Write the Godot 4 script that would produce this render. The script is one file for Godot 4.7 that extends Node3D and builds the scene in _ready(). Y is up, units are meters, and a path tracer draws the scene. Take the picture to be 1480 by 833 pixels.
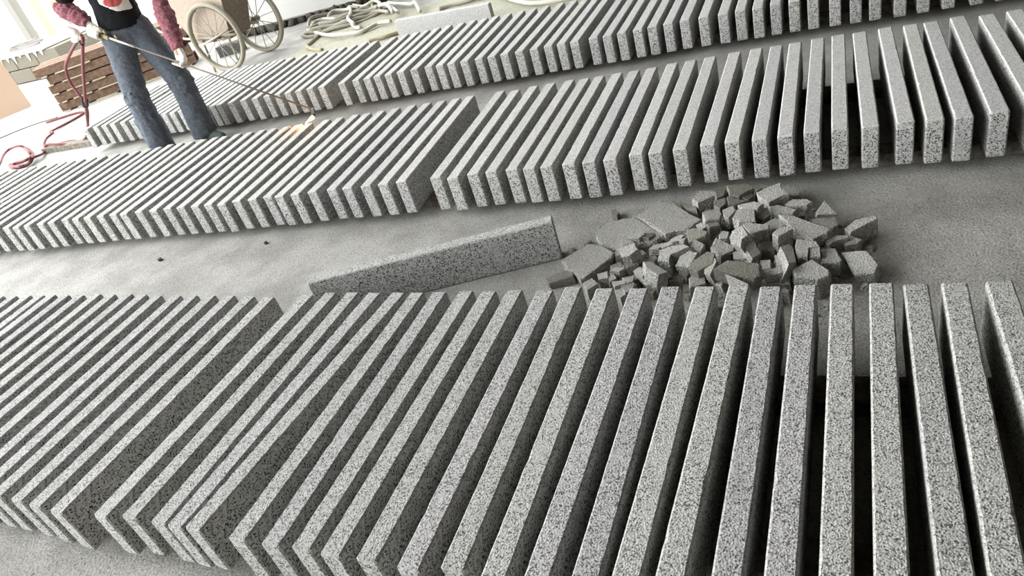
extends Node3D
# A stone yard: rows of granite kerb slabs set on edge on timber bearers, a rubble pile, a worker flaming the slabs.

var M := {}
var used := {}

# ---------------------------------------------------------------- helpers
func numbered(called: String) -> String:
	if not used.has(called):
		used[called] = 0
		return called
	used[called] += 1
	return "%s_%03d" % [called, used[called]]

func tag(o: Node, label: String, category: String, group := "", kind := "") -> Node:
	if label != "": o.set_meta("label", label)
	if category != "": o.set_meta("category", category)
	if group != "": o.set_meta("group", group)
	if kind != "": o.set_meta("kind", kind)
	return o

func thing(called: String, at: Vector3, label: String, category: String, group := "") -> Node3D:
	var o := Node3D.new()
	o.name = numbered(called)
	add_child(o)
	o.position = at
	tag(o, label, category, group)
	return o

func put(mesh: Mesh, called: String, mat: Material, parent: Node = null) -> MeshInstance3D:
	var o := MeshInstance3D.new()
	o.mesh = mesh
	if mat: o.material_override = mat
	if parent == null:
		o.name = numbered(called)
		add_child(o)
	else:
		o.name = called
		parent.add_child(o, true)
	return o

func structure(mesh: Mesh, called: String, mat: Material, at := Vector3.ZERO) -> MeshInstance3D:
	var o := put(mesh, called, mat)
	o.position = at
	o.set_meta("kind", "structure")
	return o

func begin() -> SurfaceTool:
	var st := SurfaceTool.new()
	st.begin(Mesh.PRIMITIVE_TRIANGLES)
	st.set_smooth_group(-1)
	return st

func done(st: SurfaceTool, smooth := false) -> ArrayMesh:
	if smooth: st.index()
	st.generate_normals()
	return st.commit()

func tri(st: SurfaceTool, a: Vector3, b: Vector3, c: Vector3) -> void:
	st.add_vertex(a); st.add_vertex(b); st.add_vertex(c)

func quad(st: SurfaceTool, a: Vector3, b: Vector3, c: Vector3, d: Vector3) -> void:
	tri(st, a, b, c); tri(st, a, c, d)

# box with chamfered edges, centred at c
func box_into(st: SurfaceTool, c: Vector3, s: Vector3, ch := 0.004, basis := Basis()) -> void:
	var h := s * 0.5
	ch = minf(ch, minf(h.x, minf(h.y, h.z)) * 0.9)
	var v := {}
	for sx in [-1, 1]:
		for sy in [-1, 1]:
			for sz in [-1, 1]:
				for ax in 3:
					var p := Vector3(sx * h.x, sy * h.y, sz * h.z)
					for k in 3:
						if k != ax: p[k] -= signf(p[k]) * ch
					v[[sx, sy, sz, ax]] = c + basis * p
	var face := func(pts: Array):
		var n: Vector3 = (pts[1] - pts[0]).cross(pts[2] - pts[0])
		var m := Vector3.ZERO
		for p in pts: m += p
		m /= pts.size()
		if n.dot(m - c) > 0: pts.reverse()
		for k in range(1, pts.size() - 1): tri(st, pts[0], pts[k], pts[k + 1])
	for ax in 3:
		var u := (ax + 1) % 3
		var w := (ax + 2) % 3
		for s0 in [-1, 1]:
			var pts := []
			for q in [[-1, -1], [1, -1], [1, 1], [-1, 1]]:
				var key := [0, 0, 0, ax]
				key[ax] = s0; key[u] = q[0]; key[w] = q[1]
				pts.append(v[key])
			face.call(pts)
		for a in [-1, 1]:
			for b in [-1, 1]:
				var k1 := [0, 0, 0, u]; var k2 := [0, 0, 0, u]; var k3 := [0, 0, 0, w]; var k4 := [0, 0, 0, w]
				for kk in [k1, k2, k3, k4]:
					kk[u] = a; kk[w] = b
				k1[ax] = -1; k2[ax] = 1; k3[ax] = 1; k4[ax] = -1
				face.call([v[k1], v[k2], v[k3], v[k4]])
	for sx in [-1, 1]:
		for sy in [-1, 1]:
			for sz in [-1, 1]:
				face.call([v[[sx, sy, sz, 0]], v[[sx, sy, sz, 1]], v[[sx, sy, sz, 2]]])

func box(c: Vector3, s: Vector3, ch := 0.004, basis := Basis()) -> ArrayMesh:
	var st := begin()
	box_into(st, c, s, ch, basis)
	return done(st)

# tube through points, smoothed with Catmull-Rom
func smooth_path(pts: Array, per := 6) -> PackedVector3Array:
	var out := PackedVector3Array()
	var n := pts.size()
	for i in n - 1:
		var a: Vector3 = pts[maxi(i - 1, 0)]
		var b: Vector3 = pts[i]
		var c: Vector3 = pts[i + 1]
		var d: Vector3 = pts[mini(i + 2, n - 1)]
		for k in per:
			out.append(b.cubic_interpolate(c, a, d, float(k) / per))
	out.append(pts[n - 1])
	return out

func tube_into(st: SurfaceTool, path: PackedVector3Array, radius, sides := 8, cap := true) -> void:
	var rings := []
	var up := Vector3.UP
	for i in path.size():
		var t := (path[mini(i + 1, path.size() - 1)] - path[maxi(i - 1, 0)]).normalized()
		if absf(t.dot(up)) > 0.98: up = Vector3.RIGHT if absf(t.x) < 0.9 else Vector3.BACK
		var s := t.cross(up).normalized()
		up = s.cross(t).normalized()
		var r: float = radius if radius is float else radius[mini(i, radius.size() - 1)]
		var ring := PackedVector3Array()
		for k in sides:
			var a := TAU * k / sides
			ring.append(path[i] + (s * cos(a) + up * sin(a)) * r)
		rings.append(ring)
	for i in rings.size() - 1:
		for k in sides:
			var k2 := (k + 1) % sides
			quad(st, rings[i][k], rings[i][k2], rings[i + 1][k2], rings[i + 1][k])
	if cap:
		for e in [0, rings.size() - 1]:
			var c := path[e]
			for k in sides:
				var k2 := (k + 1) % sides
				if e == 0: tri(st, c, rings[e][k2], rings[e][k])
				else: tri(st, c, rings[e][k], rings[e][k2])

func tube(pts: Array, radius, sides := 8, per := 6) -> ArrayMesh:
	var st := begin()
	st.set_smooth_group(0)
	tube_into(st, smooth_path(pts, per) if per > 1 else PackedVector3Array(pts), radius, sides)
	return done(st, true)

# prism from a polygon given in the xz plane (any height per vertex)
func prism(top: Array, bottom: Array) -> ArrayMesh:
	var st := begin()
	st.set_smooth_group(-1)
	var n := top.size()
	var c := Vector3.ZERO
	for p in top: c += p
	for p in bottom: c += p
	c /= 2.0 * n
	var face := func(pts: Array):
		var m := Vector3.ZERO
		for p in pts: m += p
		m /= pts.size()
		var nn := Vector3.ZERO
		for k in pts.size(): nn += (pts[k] - m).cross(pts[(k + 1) % pts.size()] - m)
		if nn.dot(m - c) > 0: pts.reverse()
		for k in pts.size(): tri(st, m, pts[k], pts[(k + 1) % pts.size()])
	face.call(top.duplicate())
	face.call(bottom.duplicate())
	for k in n:
		var j := (k + 1) % n
		face.call([top[k], top[j], bottom[j], bottom[k]])
	return done(st)

# ---------------------------------------------------------------- textures and materials
# crystalline speckle: every grain of a cellular noise takes one of a few mineral tones
func granite(grain: float, tones: Array, seed_: int, soft: float) -> ImageTexture:
	var size := 1024
	var n := FastNoiseLite.new()
	n.seed = seed_
	n.noise_type = FastNoiseLite.TYPE_CELLULAR
	n.cellular_return_type = FastNoiseLite.RETURN_CELL_VALUE
	n.cellular_jitter = 1.0
	n.frequency = 1.0 / grain
	n.fractal_type = FastNoiseLite.FRACTAL_NONE
	n.domain_warp_enabled = true
	n.domain_warp_amplitude = grain * 0.45
	n.domain_warp_frequency = 0.9 / grain
	var a := n.get_seamless_image(size, size, false, false, 0.08).get_data()
	n.seed = seed_ + 7
	n.frequency = 1.0 / (grain * 2.6)
	n.domain_warp_frequency = 0.5 / grain
	var b := n.get_seamless_image(size, size, false, false, 0.08).get_data()
	var lut := PackedByteArray()
	lut.resize(256)
	for i in 256:
		var v := i / 255.0
		var tone: float = tones[-1][1]
		for t in tones:
			if v < t[0]:
				tone = t[1]
				break
		lut[i] = int(clampf(tone, 0, 255))
	var out := PackedByteArray()
	out.resize(size * size * 3)
	var shift := PackedFloat32Array()
	for i in 256: shift.append((i / 255.0 - 0.5) * soft)
	for i in size * size:
		var v := clampi(int(lut[a[i]] + shift[b[i]]), 0, 255)
		out[i * 3] = v
		out[i * 3 + 1] = v
		out[i * 3 + 2] = mini(255, v - (v >> 6))
	var im := Image.create_from_data(size, size, false, Image.FORMAT_RGB8, out)
	im.generate_mipmaps()
	return ImageTexture.create_from_image(im)

func noise_tex(freq: float, octaves: int, ramp: Array, seed_: int, size := 512, kind := FastNoiseLite.TYPE_SIMPLEX_SMOOTH) -> ImageTexture:
	var n := FastNoiseLite.new()
	n.seed = seed_
	n.noise_type = kind
	n.frequency = freq
	n.fractal_octaves = octaves
	n.fractal_gain = 0.6
	var im := n.get_seamless_image(size, size, false, false, 0.15)
	var src := im.get_data()
	var g := Gradient.new()
	g.offsets = PackedFloat32Array()
	g.colors = PackedColorArray()
	var offs := PackedFloat32Array()
	var cols := PackedColorArray()
	for r in ramp:
		offs.append(r[0])
		cols.append(r[1])
	g.offsets = offs
	g.colors = cols
	var lut := []
	for i in 256: lut.append(g.sample(i / 255.0))
	var out := PackedByteArray()
	out.resize(size * size * 3)
	for i in size * size:
		var c: Color = lut[src[i]]
		out[i * 3] = c.r8
		out[i * 3 + 1] = c.g8
		out[i * 3 + 2] = c.b8
	var res := Image.create_from_data(size, size, false, Image.FORMAT_RGB8, out)
	res.generate_mipmaps()
	return ImageTexture.create_from_image(res)

# trowelled concrete under stone dust: cloudy patches, a fine grain and a few scuffs
func floor_tex(size: int) -> ImageTexture:
	var n := FastNoiseLite.new()
	n.seed = 31
	n.noise_type = FastNoiseLite.TYPE_SIMPLEX_SMOOTH
	n.frequency = 0.0035
	n.fractal_octaves = 6
	n.fractal_gain = 0.62
	var a := n.get_seamless_image(size, size, false, false, 0.1).get_data()
	n.seed = 77
	n.noise_type = FastNoiseLite.TYPE_CELLULAR
	n.cellular_return_type = FastNoiseLite.RETURN_CELL_VALUE
	n.cellular_jitter = 1.0
	n.fractal_type = FastNoiseLite.FRACTAL_NONE
	n.frequency = 0.42
	var b := n.get_seamless_image(size, size, false, false, 0.02).get_data()
	var base := PackedFloat32Array()
	var grain := PackedFloat32Array()
	for i in 256:
		base.append(lerpf(146.0, 170.0, smoothstep(0.1, 0.9, i / 255.0)))
		var g := i / 255.0 - 0.5
		grain.append(g * 30.0 - (24.0 if i < 10 else 0.0))
	var out := PackedByteArray()
	out.resize(size * size * 3)
	for i in size * size:
		var v := clampi(int(base[a[i]] + grain[b[i]]), 0, 255)
		out[i * 3] = v
		out[i * 3 + 1] = v - 1
		out[i * 3 + 2] = v - 6
	var im := Image.create_from_data(size, size, false, Image.FORMAT_RGB8, out)
	im.generate_mipmaps()
	return ImageTexture.create_from_image(im)

func bump_tex(freq: float, octaves: int, seed_: int, strength: float, size := 512) -> ImageTexture:
	var n := FastNoiseLite.new()
	n.seed = seed_
	n.noise_type = FastNoiseLite.TYPE_SIMPLEX
	n.frequency = freq
	n.fractal_octaves = octaves
	n.fractal_gain = 0.7
	var im := n.get_seamless_image(size, size, false, false, 0.15)
	im.convert(Image.FORMAT_RGBA8)
	im.bump_map_to_normal_map(strength)
	return ImageTexture.create_from_image(im)

func mat(color: Color, rough := 0.9, tex: Texture2D = null, scale_ := 1.0, normal: Texture2D = null, nscale := 1.0, world := true) -> StandardMaterial3D:
	var m := StandardMaterial3D.new()
	m.albedo_color = color
	m.roughness = rough
	m.metallic_specular = 0.3
	if tex:
		m.albedo_texture = tex
	if normal:
		m.normal_enabled = true
		m.normal_texture = normal
		m.normal_scale = nscale
	if tex or normal:
		m.uv1_triplanar = true
		m.uv1_world_triplanar = world
		m.uv1_scale = Vector3.ONE * scale_
		m.uv1_triplanar_sharpness = 8.0
	return m

# ---------------------------------------------------------------- camera, light
func set_view() -> void:
	var cam := Camera3D.new()
	cam.name = "camera"
	cam.transform = Transform3D(Basis(Vector3(0.91553, -0.26446, -0.30310), Vector3(0.03437, 0.80218, -0.59610), Vector3(0.40078, 0.53533, 0.74351)), Vector3(0.00000, 1.46854, 0.00000))
	cam.fov = 43.5013
	cam.near = 0.05
	cam.far = 300.0
	add_child(cam)
	cam.current = true
	var env := Environment.new()
	env.background_mode = Environment.BG_SKY
	var sky := Sky.new()
	var sm := ProceduralSkyMaterial.new()
	sm.sky_top_color = Color(0.97, 0.975, 0.985)
	sm.sky_horizon_color = Color(0.93, 0.93, 0.92)
	sm.sky_curve = 0.2
	sm.ground_bottom_color = Color(0.7, 0.69, 0.66)
	sm.ground_horizon_color = Color(0.85, 0.85, 0.83)
	sm.sky_energy_multiplier = 2.2
	sm.sun_angle_max = 1.0
	sky.sky_material = sm
	env.sky = sky
	env.tonemap_mode = Environment.TONE_MAPPER_LINEAR
	env.tonemap_exposure = 1.6
	env.sdfgi_enabled = true
	env.ssao_enabled = true
	env.ssil_enabled = true
	var we := WorldEnvironment.new()
	we.name = "environment"
	we.environment = env
	add_child(we)

func make_materials() -> void:
	var sawn := granite(4.4, [[0.115, 50], [0.21, 104], [0.42, 156], [0.75, 177], [1.01, 191]], 11, 16.0)
	var flamed := granite(4.2, [[0.11, 84], [0.22, 122], [0.45, 156], [0.75, 170], [1.01, 180]], 23, 14.0)
	var flamed_fine := granite(3.6, [[0.09, 124], [0.22, 152], [0.50, 176], [0.75, 187], [1.01, 197]], 43, 10.0)
	var dust_stone := granite(3.0, [[0.10, 124], [0.30, 142], [0.60, 156], [1.01, 170]], 29, 14.0)
	var rough_n := bump_tex(0.22, 3, 5, 3.0)
	var fine_n := bump_tex(0.3, 2, 8, 1.6)
	for k in 5:
		var tone: Color = [Color(0.94, 0.94, 0.93), Color(0.97, 0.968, 0.955), Color(0.92, 0.92, 0.918), Color(0.955, 0.95, 0.95), Color(0.94, 0.94, 0.922)][k]
		M["top%d" % k] = mat(tone, 0.85, flamed, 1.35, rough_n, 0.5)
		M["flamed%d" % k] = mat(tone * Color(1.03, 1.03, 1.03), 0.9, flamed_fine, 1.35, rough_n, 0.4)
		M["side%d" % k] = mat(tone, 0.75, sawn, 1.25, fine_n, 0.25)
	M.pale_granite = mat(Color(1.0, 1.0, 1.0), 0.85, flamed_fine, 1.35, rough_n, 0.4)
	M.chip_face = mat(Color(0.98, 0.975, 0.95), 0.92, dust_stone, 1.3, rough_n, 0.8, false)
	M.chip_break = mat(Color(0.98, 0.975, 0.95), 0.95, dust_stone, 0.9, rough_n, 1.3, false)
	M.chip_dull = mat(Color(0.78, 0.77, 0.72), 0.95, dust_stone, 1.6, rough_n, 1.2, false)
	var conc := noise_tex(0.03, 6, [[0.0, Color(0.54, 0.53, 0.505)], [0.35, Color(0.61, 0.60, 0.575)], [0.6, Color(0.65, 0.64, 0.615)], [1.0, Color(0.71, 0.70, 0.675)]], 31, 1024)
	var conc_n := bump_tex(0.26, 4, 37, 3.0, 1024)
	var dusty_floor := floor_tex(2048)
	M.concrete = mat(Color(0.94, 0.94, 0.935), 0.9, dusty_floor, 0.32, conc_n, 0.3)
	M.yard = mat(Color(0.98, 0.95, 0.92), 0.95, conc, 0.12, conc_n, 0.4)
	M.wall = mat(Color(0.72, 0.71, 0.69), 0.95, conc, 0.3, conc_n, 0.5)
	M.roof = mat(Color(0.70, 0.70, 0.69), 0.8, conc, 0.3)
	var wood := noise_tex(0.02, 4, [[0.0, Color(0.40, 0.38, 0.35)], [0.5, Color(0.55, 0.53, 0.50)], [1.0, Color(0.68, 0.66, 0.62)]], 41, 512)
	M.timber = mat(Color(0.82, 0.81, 0.79), 0.9, wood, 2.2, rough_n, 0.8)
	# cloth, skin, metal
	M.skin = mat(Color(0.78, 0.60, 0.49), 0.6)
	M.skin.subsurf_scatter_enabled = true
	M.skin.subsurf_scatter_strength = 0.1
	var denim := noise_tex(0.05, 5, [[0.0, Color(0.34, 0.37, 0.41)], [0.45, Color(0.385, 0.415, 0.455)], [0.7, Color(0.43, 0.46, 0.50)], [1.0, Color(0.50, 0.53, 0.565)]], 51, 512)
	var weave := bump_tex(0.5, 1, 52, 2.0, 256)
	M.denim = mat(Color(0.88, 0.875, 0.87), 0.95, denim, 1.8, weave, 0.3, false)
	M.denim_dark = mat(Color(0.30, 0.36, 0.46), 0.95)
	M.black_cloth = mat(Color(0.10, 0.105, 0.115), 0.95, null, 1.0, weave, 0.3, false)
	M.print_white = mat(Color(0.88, 0.87, 0.84), 0.9)
	M.print_red = mat(Color(0.72, 0.36, 0.36), 0.9)
	var pink := noise_tex(0.05, 3, [[0.0, Color(0.46, 0.25, 0.29)], [0.42, Color(0.53, 0.32, 0.36)], [0.6, Color(0.60, 0.40, 0.43)], [0.8, Color(0.70, 0.54, 0.56)], [1.0, Color(0.80, 0.70, 0.71)]], 53, 256)
	M.pink_cloth = mat(Color(0.92, 0.92, 0.92), 0.95, pink, 9.0, weave, 0.3, false)
	M.glove = mat(Color(0.87, 0.86, 0.82), 0.95, null, 1.0, weave, 0.5, false)
	M.shoe = mat(Color(0.34, 0.37, 0.36), 0.8)
	M.hair = mat(Color(0.10, 0.085, 0.075), 0.6)
	M.lips = mat(Color(0.62, 0.38, 0.35), 0.6)
	M.bright_metal = mat(Color(0.86, 0.86, 0.85), 0.35)
	M.bright_metal.metallic = 0.6
	M.dull_metal = mat(Color(0.40, 0.37, 0.33), 0.55)
	M.dull_metal.metallic = 0.5
	M.black_metal = mat(Color(0.10, 0.095, 0.09), 0.6)
	M.brass = mat(Color(0.55, 0.50, 0.38), 0.5)
	M.brass.metallic = 0.5
	M.flame = mat(Color(1.0, 0.8, 0.55), 1.0)
	M.flame.emission_enabled = true
	M.flame.emission = Color(1.0, 0.72, 0.42)
	M.flame.emission_energy_multiplier = 6.0
	# yard things
	M.red_hose = mat(Color(0.43, 0.25, 0.255), 0.7)
	M.pink_hose = mat(Color(0.76, 0.52, 0.54), 0.7)
	var dusty := noise_tex(0.04, 4, [[0.0, Color(0.68, 0.67, 0.635)], [0.5, Color(0.745, 0.74, 0.71)], [1.0, Color(0.81, 0.805, 0.78)]], 61, 512)
	M.pale_hose = mat(Color(0.98, 0.97, 0.95), 0.8, dusty, 3.0)
	M.grey_hose = mat(Color(0.80, 0.79, 0.75), 0.8, dusty, 3.0)
	M.olive_hose = mat(Color(0.78, 0.75, 0.64), 0.8, dusty, 3.0)
	M.tarp = mat(Color(0.80, 0.80, 0.745), 0.85, dusty, 1.2, rough_n, 0.3)
	M.cart_rubber = mat(Color(0.74, 0.72, 0.68), 0.9, dusty, 3.0)
	M.cart_steel = mat(Color(0.80, 0.78, 0.74), 0.8, dusty, 2.5)
	var rust := noise_tex(0.03, 5, [[0.0, Color(0.43, 0.40, 0.375)], [0.5, Color(0.49, 0.46, 0.43)], [1.0, Color(0.57, 0.53, 0.49)]], 62, 512)
	M.cart_tub = mat(Color(0.95, 0.93, 0.9), 0.85, rust, 1.6, rough_n, 0.3)
	M.cart_side = mat(Color(0.82, 0.76, 0.72), 0.85, dusty, 1.6)
	var brown := noise_tex(0.02, 5, [[0.0, Color(0.33, 0.26, 0.215)], [0.5, Color(0.42, 0.34, 0.285)], [1.0, Color(0.53, 0.45, 0.385)]], 63, 512)
	M.plank = mat(Color(1, 1, 1), 0.9, brown, 2.0, rough_n, 0.6)
	M.sticker = mat(Color(0.90, 0.86, 0.78), 0.9, dusty, 3.0)
	M.plywood = mat(Color(0.67, 0.585, 0.51), 0.85)
	M.masonry = mat(Color(0.55, 0.535, 0.50), 0.95, dusty, 1.5, rough_n, 0.8)
	M.whitewash = mat(Color(0.74, 0.74, 0.725), 0.9, null, 1.0, rough_n, 0.2)
	M.post_grey = mat(Color(0.44, 0.44, 0.42), 0.8)
	M.post_cream = mat(Color(0.66, 0.61, 0.47), 0.8)
	M.footing = mat(Color(0.40, 0.39, 0.37), 0.95, dusty, 4.0, rough_n, 1.2)
	M.dark_stone = mat(Color(0.46, 0.46, 0.45), 0.9, sawn, 1.0)
	M.wire = mat(Color(0.42, 0.40, 0.38), 0.7)
	M.leaf = mat(Color(0.24, 0.25, 0.24), 0.9)

# ---------------------------------------------------------------- the place
func make_setting() -> void:
	structure(box(Vector3.ZERO, Vector3(24, 0.2, 28), 0.0), "floor", M.concrete, Vector3(0, -0.1, -6))
	structure(box(Vector3.ZERO, Vector3(90, 0.2, 140), 0.0), "ground", M.yard, Vector3(-57, -0.102, -20))
	structure(box(Vector3.ZERO, Vector3(0.25, 5.2, 19.0), 0.0), "wall_right", M.wall, Vector3(5.0, 2.6, -1.9))
	structure(box(Vector3.ZERO, Vector3(7.0, 5.2, 0.25), 0.0), "wall_back", M.wall, Vector3(1.4, 2.6, -11.2))
	structure(box(Vector3.ZERO, Vector3(9.5, 5.2, 0.25), 0.0), "wall_front", M.wall, Vector3(0.25, 2.6, 7.5))
	# the roof steps back over the front bay
	structure(box(Vector3.ZERO, Vector3(12.4, 0.15, 9.6), 0.0), "roof", M.roof, Vector3(-1.1, 5.28, -6.5))
	structure(box(Vector3.ZERO, Vector3(9.9, 0.15, 9.4), 0.0), "roof_front_bay", M.roof, Vector3(0.15, 5.28, 3.0))

# ---------------------------------------------------------------- the slabs
const LENGTH := 1.0
const THICK := 0.057
const TALL := 0.1695
const BASE := 0.05

# a slab on edge, its near lower left corner at the origin, running away along -z; arrises chamfered and a little chipped
func slab_mesh(seed_: int) -> ArrayMesh:
	var rng := RandomNumberGenerator.new()
	rng.seed = seed_
	var nseg := 40
	var ch := 0.0045
	var rings := []
	for i in nseg + 1:
		var z := -LENGTH * i / nseg
		if i == 1: z = -ch
		if i == nseg - 1: z = -LENGTH + ch
		var ring := []
		var inset := ch if (i == 0 or i == nseg) else 0.0
		# corners in order: bottom left, bottom right, top right, top left; each gives two points
		for c in [[0, 0], [1, 0], [1, 1], [0, 1]]:
			var e := ch * rng.randf_range(0.8, 1.15)
			if rng.randf() < 0.02: e += rng.randf_range(0.001, 0.004)
			var cx: float = THICK * c[0]
			var cy: float = TALL * c[1]
			var sx := 1.0 if c[0] == 0 else -1.0
			var sy := 1.0 if c[1] == 0 else -1.0
			var pa := Vector3(cx + sx * inset, cy + sy * (e + inset), z)
			var pb := Vector3(cx + sx * (e + inset), cy + sy * inset, z)
			if (c[0] + c[1]) % 2 == 0: ring.append_array([pa, pb])
			else: ring.append_array([pb, pa])
		rings.append(ring)
	var top := begin()
	var body := begin()
	for i in nseg:
		for k in 8:
			var k2 := (k + 1) % 8
			var st := top if k in [5, 4, 6] else body
			quad(st, rings[i][k], rings[i + 1][k], rings[i + 1][k2], rings[i][k2])
	for e in [0, nseg]:
		var c := Vector3(THICK / 2, TALL / 2, -LENGTH * e / nseg)
		for k in 8:
			var k2 := (k + 1) % 8
			if e == 0: tri(body, c, rings[e][k], rings[e][k2])
			else: tri(body, c, rings[e][k2], rings[e][k])
	top.generate_normals()
	body.generate_normals()
	var m := top.commit()
	return body.commit(m)

func ordinal(n: int) -> String:
	var words := ["first", "second", "third", "fourth", "fifth", "sixth", "seventh", "eighth", "ninth", "tenth", "eleventh", "twelfth"]
	if n <= 12: return words[n - 1]
	var t := "th"
	if n % 10 == 1 and n != 11: t = "st"
	elif n % 10 == 2 and n != 12: t = "nd"
	elif n % 10 == 3 and n != 13: t = "rd"
	return str(n) + t

# near left corner x, turn in degrees, z of the near end
const ROWS := [
	[[-3.708, 0.30, -0.831], [-3.604, 0.30, -0.826], [-3.498, 0.30, -0.825], [-3.4, 0.30, -0.821], [-3.329, 0.82, -0.822], [-3.234, 1.28, -0.815], [-3.135, 1.77, -0.809], [-3.034, 2.17, -0.812], [-2.94, 2.59, -0.804], [-2.834, 2.44, -0.803], [-2.741, 2.58, -0.794], [-2.628, 1.85, -0.78], [-2.516, 2.02, -0.775], [-2.422, 1.99, -0.772], [-2.337, 2.92, -0.768], [-2.232, 2.92, -0.762], [-2.138, 3.70, -0.752], [-2.034, 3.69, -0.743], [-1.86, 3.95, -0.749], [-1.757, 3.80, -0.757], [-1.643, 2.92, -0.751], [-1.58, 4.87, -0.747], [-1.519, 7.25, -0.749], [-1.363, 2.66, -0.735], [-1.258, 1.70, -0.732], [-1.168, 2.29, -0.734], [-1.082, 2.27, -0.728], [-0.983, 1.89, -0.728], [-0.873, 1.65, -0.72], [-0.771, 0.98, -0.734], [-0.674, 1.43, -0.72], [-0.583, 2.28, -0.715], [-0.485, 2.06, -0.718], [-0.408, 3.31, -0.714], [-0.326, 3.94, -0.716], [-0.223, 2.88, -0.703], [-0.131, 2.68, -0.704], [-0.039, 2.59, -0.703], [0.049, 2.84, -0.702], [0.15, 1.52, -0.69], [0.224, 2.15, -0.693], [0.352, 0.22, -0.691], [0.452, 0.50, -0.687]],
	[[-5.885, -1.90, -2.566], [-5.775, -1.90, -2.566], [-5.648, -1.90, -2.566], [-5.545, -1.90, -2.566], [-5.433, -1.90, -2.566], [-5.302, -1.90, -2.566], [-5.196, -1.90, -2.566], [-5.098, -1.90, -2.566], [-4.992, -1.90, -2.566], [-4.872, -1.90, -2.566], [-4.763, -1.90, -2.566], [-4.623, -1.88, -2.56], [-4.519, -2.52, -2.552], [-4.425, -1.34, -2.559], [-4.308, -1.69, -2.566], [-4.215, -1.56, -2.568], [-4.111, -1.99, -2.585], [-4.012, -1.84, -2.579], [-3.912, -2.03, -2.579], [-3.805, -2.01, -2.582], [-3.705, -1.75, -2.586], [-3.615, -1.76, -2.58], [-3.501, -1.95, -2.586], [-3.386, -2.75, -2.582], [-3.282, -2.81, -2.585], [-3.181, -3.20, -2.582], [-3.076, -3.19, -2.58], [-2.982, -3.18, -2.58], [-2.881, -3.83, -2.568], [-2.793, -1.61, -2.587], [-2.689, -1.94, -2.587], [-2.597, -0.95, -2.599], [-2.515, -0.49, -2.587], [-2.418, -0.41, -2.59], [-2.317, -0.48, -2.599], [-2.205, -0.89, -2.605], [-2.112, -0.33, -2.602], [-2.005, -0.93, -2.6], [-1.908, -1.00, -2.6], [-1.813, -1.51, -2.606], [-1.632, -1.23, -2.608], [-1.535, -1.19, -2.585], [-1.443, -0.65, -2.605], [-1.355, -0.08, -2.608], [-1.257, 0.46, -2.608], [-1.174, 0.61, -2.599], [-1.094, 0.75, -2.597], [-0.997, 0.54, -2.6], [-0.909, 0.66, -2.597], [-0.82, 0.71, -2.6], [-0.717, 0.60, -2.62], [-0.638, 1.37, -2.618], [-0.542, 1.23, -2.625], [-0.438, 1.85, -2.637], [-0.346, 2.35, -2.641], [-0.246, 1.80, -2.636], [-0.155, 1.38, -2.636], [-0.064, 1.80, -2.646], [0.03, 1.41, -2.647], [0.129, 0.76, -2.639], [0.24, 0.40, -2.644], [0.329, 0.98, -2.633], [0.414, 0.64, -2.628], [0.518, 0.55, -2.638], [0.631, -0.03, -2.606], [0.73, -0.04, -2.607]],
	[[-5.788, -3.50, -4.277], [-5.693, -3.50, -4.305], [-5.582, -3.50, -4.301], [-5.486, -3.50, -4.306], [-5.354, -3.50, -4.3], [-5.244, -3.50, -4.297], [-5.159, -3.50, -4.322], [-5.072, -3.50, -4.303], [-4.986, -3.50, -4.304], [-4.899, -3.50, -4.32], [-4.798, -3.50, -4.309], [-4.713, -3.50, -4.32], [-4.625, -3.50, -4.309], [-4.537, -3.50, -4.309], [-4.449, -3.50, -4.308], [-4.361, -3.42, -4.302], [-4.291, -3.03, -4.301], [-4.174, -3.60, -4.302], [-4.051, -3.25, -4.304], [-3.927, -3.87, -4.292], [-3.816, -3.56, -4.297], [-3.714, -3.76, -4.293], [-3.615, -4.04, -4.292], [-3.512, -3.42, -4.286], [-3.416, -3.12, -4.297], [-3.3, -3.21, -4.28], [-3.128, -3.04, -4.286], [-3.013, -3.50, -4.296], [-2.915, -3.29, -4.29], [-2.833, -2.78, -4.294], [-2.742, -2.35, -4.293], [-2.647, -2.01, -4.299], [-2.539, -1.63, -4.298], [-2.43, -2.27, -4.303], [-2.339, -1.69, -4.292], [-2.25, -1.20, -4.286], [-2.15, -1.06, -4.282], [-2.045, -0.83, -4.282], [-1.953, -0.51, -4.278], [-1.863, 0.22, -4.28], [-1.761, 0.92, -4.281], [-1.66, 1.00, -4.277], [-1.568, 1.00, -4.288], [-1.481, 1.00, -4.285], [-1.394, 1.00, -4.28], [-1.277, 1.00, -4.29], [-1.187, 1.00, -4.279], [-1.1, 1.00, -4.283], [-1.005, 1.00, -4.293], [-0.919, 1.00, -4.294], [-0.827, 1.00, -4.302], [-0.733, 1.00, -4.308], [-0.626, 1.00, -4.302], [-0.517, 1.00, -4.295], [-0.425, 1.00, -4.3], [-0.332, 1.00, -4.29], [-0.24, 1.00, -4.298], [-0.145, 1.00, -4.295], [-0.051, 1.00, -4.292], [0.057, 1.00, -4.283], [0.157, 1.00, -4.277], [0.249, 1.00, -4.272], [0.364, 1.00, -4.264], [0.47, 1.00, -4.266], [0.582, 1.00, -4.268], [0.704, 1.00, -4.257], [0.81, 1.00, -4.256]]]
const GAP := [18, 40, 26]

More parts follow.
